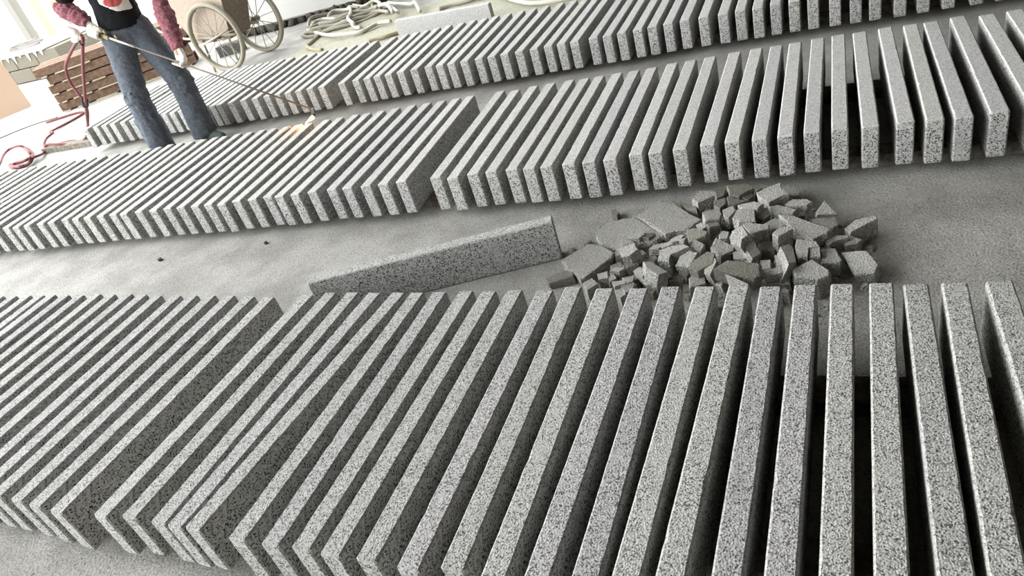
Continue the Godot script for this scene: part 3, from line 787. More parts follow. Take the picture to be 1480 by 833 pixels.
# ---------------------------------------------------------------- the worker
# bones: [a, b, radius at a, radius at b, flattening along z]; joined with a smooth minimum and meshed as surface nets
func nets(bones: Array, cell: float, k: float, shape = null, grow := 0.0) -> ArrayMesh:
	var lo := Vector3.INF
	var hi := -Vector3.INF
	for b in bones:
		var r: float = maxf(b[2], b[3]) + grow
		for e in [b[0], b[1]]:
			lo = lo.min(e - Vector3.ONE * r)
			hi = hi.max(e + Vector3.ONE * r)
	lo -= Vector3.ONE * (cell * 3.0 + k)
	hi += Vector3.ONE * (cell * 3.0 + k)
	var n := Vector3i(((hi - lo) / cell).ceil()) + Vector3i.ONE
	var field := PackedFloat32Array()
	field.resize(n.x * n.y * n.z)
	field.fill(1.0)
	var sy := n.x
	var sz := n.x * n.y
	for b in bones:
		var a: Vector3 = b[0]
		var c: Vector3 = b[1]
		var ra: float = b[2] + grow
		var rb: float = b[3] + grow
		var fl: float = b[4] if b.size() > 4 else 1.0
		var reach := maxf(ra, rb) + k + cell * 5.0
		var p0 := Vector3i(((a.min(c) - Vector3.ONE * reach - lo) / cell).floor()).max(Vector3i.ZERO)
		var p1 := Vector3i(((a.max(c) + Vector3.ONE * reach - lo) / cell).ceil()).min(n - Vector3i.ONE)
		var ax := c - a
		ax.z /= fl
		var l2 := maxf(ax.length_squared(), 1e-9)
		for z in range(p0.z, p1.z + 1):
			for y in range(p0.y, p1.y + 1):
				var at := p0.x + y * sy + z * sz
				for x in range(p0.x, p1.x + 1):
					var q := Vector3(lo.x + x * cell - a.x, lo.y + y * cell - a.y, (lo.z + z * cell - a.z) / fl)
					var t := clampf(q.dot(ax) / l2, 0.0, 1.0)
					var d := (q - ax * t).length() - lerpf(ra, rb, t)
					var f := field[at]
					var h := k - absf(f - d)
					field[at] = (minf(f, d) - h * h / (4.0 * k)) if h > 0.0 else minf(f, d)
					at += 1
	if shape != null:
		for z in n.z:
			for y in n.y:
				var at := y * sy + z * sz
				for x in n.x:
					var f := field[at]
					if f < cell * 5.0: field[at] = shape.call(lo + Vector3(x, y, z) * cell, f)
					at += 1
	var index := {}
	var st := SurfaceTool.new()
	st.begin(Mesh.PRIMITIVE_TRIANGLES)
	st.set_smooth_group(0)
	var count := 0
	var offs := [0, 1, sy, sy + 1, sz, sz + 1, sz + sy, sz + sy + 1]
	var edges := [[0, 1], [2, 3], [4, 5], [6, 7], [0, 2], [1, 3], [4, 6], [5, 7], [0, 4], [1, 5], [2, 6], [3, 7]]
	var far := cell * 4.5
	for z in n.z - 1:
		for y in n.y - 1:
			var at := y * sy + z * sz - 1
			for x in n.x - 1:
				at += 1
				var f0 := field[at]
				if f0 > far or f0 < -far: continue
				var inside := 0
				for o in 8:
					if field[at + offs[o]] < 0.0: inside += 1
				if inside == 0 or inside == 8: continue
				var s := Vector3.ZERO
				var m := 0
				for e in edges:
					var fa := field[at + offs[e[0]]]
					var fb := field[at + offs[e[1]]]
					if (fa < 0.0) != (fb < 0.0):
						var t := fa / (fa - fb)
						var pa := Vector3(e[0] & 1, (e[0] >> 1) & 1, e[0] >> 2)
						var pb := Vector3(e[1] & 1, (e[1] >> 1) & 1, e[1] >> 2)
						s += pa.lerp(pb, t)
						m += 1
				st.add_vertex(lo + (Vector3(x, y, z) + s / m) * cell)
				index[at] = count
				count += 1
	for at in index:
		var f := field[at]
		for e in [[1, sy, sz], [sy, sz, 1], [sz, 1, sy]]:
			var g := field[at + e[0]]
			if (f < 0.0) == (g < 0.0): continue
			var q := [at, at - e[1], at - e[1] - e[2], at - e[2]]
			var ok := true
			for v in q:
				if not index.has(v): ok = false
			if not ok: continue
			if f < 0.0: q.reverse()
			for v in [q[0], q[1], q[2], q[0], q[2], q[3]]: st.add_index(index[v])
	st.generate_normals()
	return st.commit()

# bones of a gloved hand closed round a rod through q along d, coming from the wrist
func grip(q: Vector3, d: Vector3, wrist: Vector3, rod: float, side: float) -> Array:
	d = d.normalized()
	var e1 := (wrist - q)
	e1 = (e1 - d * e1.dot(d)).normalized()
	var e2 := d.cross(e1) * side
	var out := []
	var lens := [0.0, 0.006, 0.003, -0.006]
	for i in 4:
		var base := q + d * (1.5 - i) * 0.0205
		var pts := []
		for a in [35.0, 85.0, 140.0, 205.0 + lens[i] * 1500.0]:
			var r := deg_to_rad(a)
			var rr := rod + 0.0125 + (0.012 if a < 90.0 else 0.0)
			pts.append(base + (e1 * cos(r) + e2 * sin(r)) * rr)
		for j in 3: out.append([pts[j], pts[j + 1], 0.0105 - 0.0008 * j, 0.0098 - 0.0008 * j])
		out.append([wrist + d * (1.5 - i) * 0.009, pts[0], 0.019, 0.0125])
	var tb := q + e1 * (rod + 0.026) + d * 0.034
	var t1 := q + d * 0.047 + (e1 * 0.7 - e2 * 0.75) * (rod + 0.018)
	var t2 := q + d * 0.038 + (-e1 * 0.35 - e2 * 0.95) * (rod + 0.014)
	out.append([wrist, tb, 0.021, 0.017])
	out.append([tb, t1, 0.016, 0.0125])
	out.append([t1, t2, 0.0125, 0.0105])
	return out

func make_person() -> void:
	var fwd := Vector3(0.70, 0, 0.71).normalized()
	var root := thing("person", Vector3(-4.43, 0, -4.02), "worker in black shirt, pink oversleeves and flared jeans holding a long torch", "person")
	root.basis = Basis(Vector3(fwd.z, 0, -fwd.x), Vector3.UP, fwd)
	var noise := FastNoiseLite.new()
	noise.seed = 4
	noise.frequency = 1.0
	noise.fractal_octaves = 2
	# joints
	var hip_r := Vector3(-0.105, 0.87, 0.0); var knee_r := Vector3(-0.165, 0.50, 0.06); var ank_r := Vector3(-0.185, 0.09, 0.0)
	var hip_l := Vector3(0.085, 0.87, 0.0); var knee_l := Vector3(0.160, 0.50, 0.05); var ank_l := Vector3(0.135, 0.09, -0.02)
	var pelvis := Vector3(-0.01, 0.93, 0.0); var waist := Vector3(0.0, 1.05, 0.01); var chest := Vector3(0.02, 1.24, 0.04)
	var neck := Vector3(0.03, 1.39, 0.07); var head := Vector3(0.05, 1.51, 0.14)
	var sh_r := Vector3(-0.145, 1.33, 0.03); var el_r := Vector3(-0.325, 1.20, -0.11); var wr_r := Vector3(-0.212, 1.068, 0.03)
	var sh_l := Vector3(0.195, 1.32, 0.07); var el_l := Vector3(0.288, 1.065, 0.15); var wr_l := Vector3(0.258, 0.782, 0.415)
	var rod_a := Vector3(-0.15, 0.946, 0.08); var rod_d := (Vector3(0.215, 0.682, 0.48) - rod_a).normalized()
	var hold_r := rod_a - rod_d * 0.055; var hold_l := Vector3(0.215, 0.682, 0.48)
	# body: one continuous skin
	var skin := [[pelvis, waist, 0.125, 0.105, 0.75], [waist, chest, 0.105, 0.125, 0.75], [chest, neck + Vector3(0, -0.04, 0), 0.12, 0.06, 0.8],
		[neck, head + Vector3(0, -0.05, -0.02), 0.05, 0.05],
		[head + Vector3(0, 0.045, -0.02), head + Vector3(0, 0.0, 0.0), 0.085, 0.08], [head + Vector3(0, -0.03, 0.03), head + Vector3(0, -0.085, 0.055), 0.06, 0.038],
		[head + Vector3(0, 0.0, 0.085), head + Vector3(0, -0.028, 0.104), 0.009, 0.014],
		[head + Vector3(-0.082, -0.02, -0.01), head + Vector3(-0.086, 0.02, -0.015), 0.012, 0.016], [head + Vector3(0.082, -0.02, -0.01), head + Vector3(0.086, 0.02, -0.015), 0.012, 0.016],
		[chest + Vector3(-0.05, 0.06, 0), sh_r, 0.08, 0.055], [sh_r, el_r, 0.052, 0.040], [el_r, wr_r, 0.040, 0.028], [wr_r, hold_r.lerp(wr_r, 0.5), 0.024, 0.02],
		[chest + Vector3(0.05, 0.06, 0), sh_l, 0.08, 0.055], [sh_l, el_l, 0.052, 0.040], [el_l, wr_l, 0.040, 0.028], [wr_l, hold_l.lerp(wr_l, 0.5), 0.024, 0.02],
		[hip_r, knee_r, 0.066, 0.046], [knee_r, ank_r, 0.046, 0.034], [ank_r, ank_r + Vector3(-0.02, -0.05, 0.10), 0.036, 0.028],
		[hip_l, knee_l, 0.066, 0.046], [knee_l, ank_l, 0.046, 0.034], [ank_l, ank_l + Vector3(0.06, -0.05, 0.09), 0.036, 0.028]]
	put(nets(skin, 0.014, 0.03), "body", M.skin, root)
	# jeans, flared below the knee
	var jeans := [[hip_r + Vector3(0.02, 0.03, 0), knee_r, 0.098, 0.083], [knee_r, ank_r + Vector3(0, -0.02, 0), 0.080, 0.093],
		[hip_l + Vector3(-0.02, 0.03, 0), knee_l, 0.098, 0.086], [knee_l, ank_l + Vector3(0, -0.02, 0), 0.083, 0.096],
		[pelvis + Vector3(-0.055, -0.01, 0), pelvis + Vector3(0.055, -0.01, 0), 0.118, 0.118, 0.8], [pelvis, waist + Vector3(0, -0.03, 0), 0.135, 0.125, 0.75]]
	var legs := func(p: Vector3, f: float) -> float:
		var fold := noise.get_noise_3d(p.x * 16.0, p.y * 34.0 + p.x * 20.0, p.z * 16.0) * 0.009
		fold += noise.get_noise_3d(p.x * 42.0 + 9.0, p.y * 8.0, p.z * 42.0) * 0.005 * lerpf(1.0, 0.4, smoothstep(0.45, 0.65, p.y))
		fold *= 1.0 + 0.8 * exp(-pow((p.y - 0.50) / 0.10, 2.0))
		return maxf(maxf(f + fold, 0.055 + p.x * 0.08 - p.y), p.y - 1.0)
	put(nets(jeans, 0.0125, 0.022, legs), "jeans", M.denim, root)
	# shirt
	var shirt := [[pelvis + Vector3(0, 0.05, 0), waist, 0.148, 0.135, 0.78], [waist, chest, 0.135, 0.145, 0.78], [chest, neck + Vector3(0, -0.035, -0.01), 0.135, 0.07, 0.82],
		[chest + Vector3(-0.05, 0.05, 0), sh_r, 0.095, 0.072], [chest + Vector3(0.05, 0.05, 0), sh_l, 0.095, 0.072],
		[sh_r, sh_r.lerp(el_r, 0.6), 0.072, 0.068], [sh_l, sh_l.lerp(el_l, 0.6), 0.072, 0.068]]
	var cloth := func(p: Vector3, f: float) -> float:
		var fold := noise.get_noise_3d(p.x * 24.0 + 3.0, p.y * 20.0 - p.x * 18.0, p.z * 24.0) * 0.008
		return maxf(f + fold, 0.945 + (0.02 if p.x > 0.1 else 0.0) - p.x * 0.12 - p.y)
	var sh := put(nets(shirt, 0.0125, 0.03, cloth), "shirt", M.black_cloth, root)
	var panel := func(p: Vector3, f: float) -> float:
		var fold := noise.get_noise_3d(p.x * 24.0 + 3.0, p.y * 20.0 - p.x * 18.0, p.z * 24.0) * 0.008
		var u := p.x - 0.02
		var v := p.y - 1.075
		var edge := maxf(maxf(absf(u) - 0.09, v - 0.26), maxf(-v - 0.02 - u * 0.15, -v - 0.03 - u * 0.95))
		return maxf(maxf(f + fold - 0.003, edge), 0.02 - p.z)
	var pr := put(nets(shirt, 0.0085, 0.03, panel), "print_panel", M.print_white, sh)
	pr.set_meta("label", "white printed panel on the shirt front")
	var red := func(p: Vector3, f: float) -> float:
		var fold := noise.get_noise_3d(p.x * 24.0 + 3.0, p.y * 20.0 - p.x * 18.0, p.z * 24.0) * 0.008
		var u := p.x - 0.015
		var v := p.y - 1.13
		var edge := (Vector2(u / 0.062, v / 0.042).length() - 1.0) * 0.04
		return maxf(maxf(f + fold - 0.0055, edge), 0.02 - p.z)
	var rp := put(nets(shirt, 0.0085, 0.03, red), "print_emblem", M.print_red, sh)
	rp.set_meta("label", "red rounded shape printed on the shirt")
	# oversleeves, gathered at both ends
	for s in [[el_r, wr_r], [el_l.lerp(wr_l, 0.1), wr_l]]:
		var a: Vector3 = s[0]
		var b: Vector3 = s[1]
		var ax := b - a
		var puff := func(p: Vector3, f: float) -> float:
			var t := (p - a).dot(ax) / ax.length_squared()
			var fold := noise.get_noise_3d(p.x * 30.0, p.y * 30.0 + 5.0, p.z * 30.0) * 0.012
			fold += sin(t * 38.0 + noise.get_noise_3d(p.x * 12.0, p.y * 12.0, p.z * 12.0) * 3.0) * 0.0035
			var ends := maxf(-t, t - 1.10) * ax.length() - 0.012
			return maxf(f + fold, ends)
		put(nets([[a, a.lerp(b, 0.35), 0.049, 0.060], [a.lerp(b, 0.35), a.lerp(b, 0.8), 0.060, 0.052], [a.lerp(b, 0.8), b, 0.052, 0.036], [b, b + ax.normalized() * 0.03, 0.036, 0.034]], 0.01, 0.02, puff), "oversleeve", M.pink_cloth, root)
	# gloves
	put(nets(grip(hold_r, rod_d, wr_r, 0.014, 1.0), 0.0045, 0.008), "glove", M.glove, root)
	put(nets(grip(hold_l, rod_d, wr_l, 0.009, -1.0), 0.0045, 0.008), "glove", M.glove, root)
	# shoes
	for a in [[ank_r, Vector3(-0.04, 0, 0.15)], [ank_l, Vector3(0.10, 0, 0.12)]]:
		var o: Vector3 = a[0]
		var d: Vector3 = a[1]
		put(nets([[o + Vector3(0, -0.035, -0.02), o + d * 0.5 + Vector3(0, -0.045, 0), 0.045, 0.042], [o + d * 0.5 + Vector3(0, -0.045, 0), o + d + Vector3(0, -0.055, 0), 0.042, 0.034], [o, o + Vector3(0, -0.03, -0.02), 0.042, 0.045]], 0.009, 0.015,
			func(p: Vector3, f: float) -> float: return maxf(f, 0.004 - p.y)), "shoe", M.shoe, root)
	# hair, and eyes
	var hair := func(p: Vector3, f: float) -> float:
		var q := p - head
		return maxf(f, minf(q.z - 0.045 + maxf(0.0, 0.05 - q.y) * 1.2, 0.02 - (q.y - 0.02)) if q.y < 0.07 else f)
	put(nets([[head + Vector3(0, 0.05, -0.025), head + Vector3(0, 0.0, -0.03), 0.094, 0.092], [head + Vector3(0, -0.02, -0.09), head + Vector3(0, -0.07, -0.12), 0.035, 0.025]], 0.012, 0.02, hair), "hair", M.hair, root)
	for sx in [-1, 1]:
		put(box(head + Vector3(sx * 0.031, -0.002, 0.078), Vector3(0.02, 0.009, 0.01), 0.003), "eye", M.hair, root)
	put(box(head + Vector3(0, -0.068, 0.09), Vector3(0.04, 0.008, 0.01), 0.003), "mouth", M.lips, root)
	# the torch in the hands
	var to_world := root.transform
	var A: Vector3 = to_world * (rod_a - rod_d * 0.11)
	var B := Vector3(-3.017, 0.231, -3.781)
	var dir := (B - A).normalized()
	var t := thing("gas_torch", A, "long metal flame torch held by the worker above the slabs", "torch")
	var L := (B - A).length()
	put(tube([dir * 0.13, dir * 0.36], 0.0085, 10, 1), "lance_sleeve", M.bright_metal, t)
	put(tube([dir * 0.34, dir * L], 0.0055, 8, 1), "lance_pipe", M.dull_metal, t)
	put(tube([Vector3.ZERO, dir * 0.12], 0.013, 10, 1), "grip", M.brass, t)
	var side := dir.cross(Vector3.UP).normalized()
	var upv := side.cross(dir).normalized()
	put(box(dir * 0.135, Vector3(0.03, 0.03, 0.05), 0.006, Basis.looking_at(dir)), "valve_body", M.brass, t)
	for s in [[0.13, 0.035], [0.22, 0.028]]:
		var k := put(tube([dir * s[0] + upv * 0.01, dir * s[0] + upv * (0.01 + s[1])], PackedFloat32Array([0.006, 0.014]), 10, 1), "valve_knob", M.brass, t)
		k.set_meta("label", "brass valve knob")
	var tip := Vector3(-2.925, 0.232, -3.64) - A
	put(tube([dir * L, dir * (L - 0.0) + (tip - dir * L) * 0.3 + Vector3(0, 0.012, 0), tip], PackedFloat32Array([0.006, 0.008, 0.011]), 10, 3), "nozzle", M.black_metal, t)
	# the flame at the nozzle
	var at := A + tip
	var fd := (Vector3(-2.95, 0.222, -3.575) - at).normalized()
	var fl := put(tube([Vector3.ZERO, fd * 0.02, fd * 0.05, fd * 0.075], PackedFloat32Array([0.006, 0.012, 0.012, 0.012, 0.011, 0.011, 0.01, 0.01, 0.009, 0.008, 0.007, 0.006, 0.005, 0.004, 0.003, 0.003, 0.002, 0.001, 0.001]), 10), "flame", M.flame)
	fl.position = at
	tag(fl, "small orange flame licking the slab end at the torch tip", "flame")
	var lamp := OmniLight3D.new()
	lamp.name = "flame_light"
	lamp.light_color = Color(1.0, 0.72, 0.42)
	lamp.light_energy = 0.05
	lamp.light_size = 0.02
	lamp.omni_range = 12.0
	lamp.omni_attenuation = 2.0
	lamp.shadow_enabled = true
	add_child(lamp)
	lamp.position = at + fd * 0.04

# ---------------------------------------------------------------- the things at the back and left
func wheel(parent: Node3D, c: Vector3, u: Vector3, ax: Vector3, r: float) -> void:
	# the whole wheel is one part of the cart: tyre and its spokes, hub
	var st := begin()
	st.set_smooth_group(0)
	var prof := []
	for k in 10:
		var a := TAU * k / 10
		prof.append(Vector2(cos(a) * 0.023, sin(a) * 0.028))
	var n := 48
	for i in n:
		for k in 10:
			var pts := []
			for q in [[i, k], [i + 1, k], [i + 1, (k + 1) % 10], [i, (k + 1) % 10]]:
				var a: float = TAU * q[0] / n
				var p: Vector2 = prof[q[1]]
				var rad := u * cos(a) + Vector3.UP * sin(a)
				pts.append(c + rad * (r - 0.023 + p.x) + ax * p.y)
			quad(st, pts[0], pts[1], pts[2], pts[3])
	var tyre := put(done(st, true), "tyre", M.cart_rubber, parent)
	st = begin()
	st.set_smooth_group(0)
	for i in n:
		var rp := []
		for q in [[i, -1], [i + 1, -1], [i + 1, 1], [i, 1]]:
			var a: float = TAU * q[0] / n
			rp.append(c + (u * cos(a) + Vector3.UP * sin(a)) * (r - 0.05) + ax * (q[1] * 0.016))
		quad(st, rp[0], rp[1], rp[2], rp[3])
	put(done(st, true), "rim", M.cart_steel, tyre)
	for i in 14:
		var a := TAU * (i + 0.3) / 14
		var off := 0.03 if i % 2 == 0 else -0.03
		var rad := u * cos(a) + Vector3.UP * sin(a)
		put(tube([c + ax * off, c + rad * (r - 0.045)], 0.0042, 6, 1), "spoke", M.cart_steel, tyre)
	put(tube([c - ax * 0.05, c + ax * 0.05], 0.028, 12, 1), "hub", M.cart_tub, tyre)

func make_cart() -> void:
	var t := thing("handcart", Vector3(-5.64, 0, -6.43), "dusty two-wheeled metal handcart with spoked wheels behind the worker", "handcart")
	var ax := Vector3(0.10, 0, -0.995).normalized()
	var u := Vector3(0.995, 0, 0.10).normalized()
	var r := 0.358
	var c1 := Vector3(-0.060, r, 0.27)
	var c2 := Vector3(0.07, r, -0.27)
	wheel(t, c1, u, ax, r)
	wheel(t, c2, u, ax, r)
	put(tube([c1 + ax * 0.02, c2 - ax * 0.02], 0.016, 10, 1), "axle", M.cart_steel, t)
	# tub: sheet metal tray, open above, narrower below
	var mid := Vector3(-0.22, 0, 0)
	var lo := []
	var hi := []
	for q in [[-1, 1], [1, 1], [1, -1], [-1, -1]]:
		lo.append(mid + u * (q[0] * 0.26 + 0.02) + ax * (-q[1] * 0.16) + Vector3(0, 0.30, 0))
		hi.append(mid + u * (q[0] * 0.44 + 0.04) + ax * (-q[1] * 0.20) + Vector3(0, 0.80, 0))
	for k in 4:
		var j := (k + 1) % 4
		var inw: Vector3 = (mid + Vector3(0, 0.55, 0) - (lo[k] + lo[j] + hi[k] + hi[j]) / 4)
		inw.y = 0
		inw = inw.normalized() * 0.006
		put(prism([hi[k], hi[j], hi[j] + inw, hi[k] + inw], [lo[k], lo[j], lo[j] + inw, lo[k] + inw]), "tub_side", M.cart_side if k == 0 else M.cart_tub, t)
	var fl := []
	for p in lo: fl.append(p + Vector3(0, 0.006, 0))
	put(prism(fl, lo), "tub_floor", M.cart_tub, t)
	for s in [-1, 1]:
		var z: Vector3 = ax * (-s * 0.18)
		put(tube([mid + z + u * 0.40 + Vector3(0, 0.34, 0), mid + z + u * -0.45 + Vector3(0, 0.42, 0), mid + z + u * -1.05 + Vector3(0, 0.80, 0)], 0.014, 8), "shaft", M.cart_steel, t)
		put(tube([mid + z + u * -0.10 + Vector3(0, 0.37, 0), mid + z + u * -0.14 + Vector3(0, 0.0, 0)], 0.012, 8, 1), "stand_leg", M.cart_steel, t)
	put(tube([c1 - ax * 0.06 + u * -0.21 + Vector3(0, -0.045, 0), c1 - ax * 0.06 + u * 0.27 + Vector3(0, 0.062, 0)], 0.011, 8, 1), "cross_bar", M.cart_steel, t)
	var blk := put(box(Vector3.ZERO, Vector3(0.30, 0.12, 0.16), 0.006), "stone_block", M.dark_stone)
	blk.position = Vector3(-6.33, 0.06, -7.0)
	blk.rotation_degrees.y = 18
	tag(blk, "dark grey stone block on the floor under the handcart", "stone block", "", "thing")

func make_stack() -> void:
	# timber laid up in layers with pale cross sticks between
	var u := Vector3(0.755, 0, -0.656)
	var v := Vector3(-0.656, 0, -0.755)
	var at := Vector3(-7.98, 0, -5.83)
	var bs := Basis(u, Vector3.UP, -v)
	var lay := ["lowest", "second lowest", "middle", "second highest", "highest"]
	var deep := ["front", "middle", "rear"]
	var rng := RandomNumberGenerator.new()
	rng.seed = 9
	for i in 5:
		for d in 3:
			var ln := 1.55 + rng.randf_range(-0.05, 0.05)
			var o := put(box(Vector3.ZERO, Vector3(ln, 0.090, 0.15), 0.004), "timber_plank", M.plank)
			var sh := rng.randf_range(-0.02, 0.03) + (0.0 if i < 4 else -0.06)
			o.transform = Transform3D(bs, at + u * (ln / 2 + sh) + v * (0.08 + d * 0.19) + Vector3(0, 0.0575 + i * 0.1025, 0))
			tag(o, "brown timber plank, %s layer, %s of the stack behind the worker" % [lay[i], deep[d]], "plank", "timber planks of the stack")
		for k in 3:
			var o := put(box(Vector3.ZERO, Vector3(0.06, 0.0115, 0.60), 0.002), "timber_stick", M.sticker)
			o.transform = Transform3D(bs, at + u * (0.04 + k * 0.72 + rng.randf_range(-0.02, 0.03)) + v * 0.27 + Vector3(0, 0.0061 + i * 0.1025, 0))
			tag(o, "pale cross stick between the layers of the timber stack", "stick", "cross sticks of the timber stack")
		var s0 := 0.10
		for k in 3:
			var ln2 := rng.randf_range(0.12, 0.40)
			s0 += rng.randf_range(0.02, 0.10)
			if absf(s0 + ln2 / 2 - 0.76) < ln2 / 2 + 0.05: s0 = 0.82
			var o := put(box(Vector3.ZERO, Vector3(ln2, 0.0115, 0.09), 0.002), "timber_lath", M.sticker)
			o.transform = Transform3D(bs, at + u * (s0 + ln2 / 2) + v * 0.015 + Vector3(0, 0.0061 + i * 0.1025, 0))
			s0 += ln2
			tag(o, "pale thin lath sticking out between layers of the timber stack", "lath", "laths of the timber stack")

func make_yard() -> void:
	# posts of the open side
	for p in [[Vector3(-13.97, 0, -10.5), 0.17, "post_grey", "grey square post standing at the edge of the bright yard"],
			[Vector3(-13.43, 0, -10.48), 0.17, "post_cream", "cream post beside the grey post at the yard edge"],
			[Vector3(-17.3, 0, -14.3), 0.20, "post_grey", "thin grey post farther off behind the worker's arm"]]:
		var o := put(box(Vector3.ZERO, Vector3(p[1], 3.6, p[1]), 0.006), "yard_post", M[p[2]])
		o.position = p[0] + Vector3(0, 1.8, 0)
		tag(o, p[3], "post")
	# masonry plinth with a whitewashed cap that has run over the edge
	var t := thing("masonry_plinth", Vector3(-11.85, 0, -8.45), "low masonry plinth with a white cap and paint runs", "plinth")
	var rng := RandomNumberGenerator.new()
	rng.seed = 12
	for c in 2:
		for k in 5:
			var w := 0.5
			var x := -1.25 + k * w + (0.25 if c == 1 else 0.0)
			if x > 1.0: w = 0.25; x = 1.0
			put(box(Vector3(x + w / 2, 0.105 + c * 0.2, 0), Vector3(w - 0.012, 0.19, 0.88 + rng.randf_range(-0.01, 0.01)), 0.008), "masonry_block", M.masonry, t)
	put(box(Vector3(0, 0.43, 0), Vector3(2.56, 0.05, 0.94), 0.01), "cap", M.whitewash, t)
	for k in 16:
		var x := -1.22 + k * 0.16 + rng.randf_range(-0.04, 0.04)
		var h := rng.randf_range(0.03, 0.13)
		put(prism([Vector3(x - 0.035, 0.41, 0.452), Vector3(x + 0.035, 0.41, 0.452), Vector3(x + 0.035, 0.41, 0.44), Vector3(x - 0.035, 0.41, 0.44)],
			[Vector3(x - 0.006, 0.41 - h, 0.448), Vector3(x + 0.006, 0.41 - h, 0.448), Vector3(x + 0.006, 0.41 - h, 0.44), Vector3(x - 0.006, 0.41 - h, 0.44)]), "paint_run", M.whitewash, t)
	var coil := []
	for k in 40:
		var a := k * 0.42
		coil.append(Vector3(cos(a) * (0.30 + 0.02 * sin(k * 1.3)), 0.012 + k * 0.0012, sin(a) * 0.22))
	coil.append(Vector3(0.35, 0.10, 0.05))
	coil.append(Vector3(0.38, 0.20, 0.0))
	var w1 := put(tube(coil, 0.009, 6, 3), "wire_coil", M.wire)
	w1.position = Vector3(-11.25, 0.456, -8.3)
	tag(w1, "loose coil of wire lying on the white plinth cap", "wire")
	# sheet of plywood standing at the left edge
	var d := Vector3(-0.346, 0, 0.938).normalized()
	var b := put(box(Vector3.ZERO, Vector3(1.3, 0.62, 0.018), 0.002), "plywood_sheet", M.plywood)
	b.transform = Transform3D(Basis(d, Vector3.UP, d.cross(Vector3.UP)).rotated(d, 0.09), Vector3(-9.38, 0.312, -6.48) + d * 0.65)
	tag(b, "tan plywood sheet standing on edge at the far left", "board")
	# thin wire on the ground
	var w2 := put(tube([Vector3(-8.6, 0.006, -5.05), Vector3(-8.42, 0.006, -5.25), Vector3(-8.30, 0.006, -5.44), Vector3(-8.13, 0.006, -5.58), Vector3(-7.9, 0.006, -5.66)], 0.007, 6), "ground_wire", M.wire)
	tag(w2, "thin dark wire lying on the bright ground by the plywood", "wire")
	# low white wall with a broken dark footing, behind the cart
	var wl := thing("low_wall", Vector3(-5.5, 0, -7.95), "low white rendered wall with a broken dark footing", "low wall")
	wl.rotation_degrees.y = 9.0
	put(box(Vector3(0.2, 0.42, -0.1), Vector3(3.0, 0.68, 0.4), 0.02), "rendered_face", M.whitewash, wl)
	for k in 26:
		var s := rng.randf_range(0.05, 0.11)
		var m := box(Vector3.ZERO, Vector3(s * 1.5, s, s), s * 0.25, Basis.from_euler(Vector3(rng.randf(), rng.randf() * 3, rng.randf())))
		var o := put(m, "footing_stone", M.footing, wl)
		o.position = Vector3(-1.25 + k * 0.112 + rng.randf_range(-0.03, 0.03), rng.randf_range(0.03, 0.07), 0.07 + rng.randf_range(-0.03, 0.03))
	put(box(Vector3(0.2, 0.04, -0.12), Vector3(2.96, 0.08, 0.34), 0.005), "footing", M.footing, wl)

func lift(pts: Array, y0: float, y1: float, rng: RandomNumberGenerator) -> Array:
	var out := []
	for p in pts: out.append(Vector3(p[0], rng.randf_range(y0, y1), p[1]))
	return out

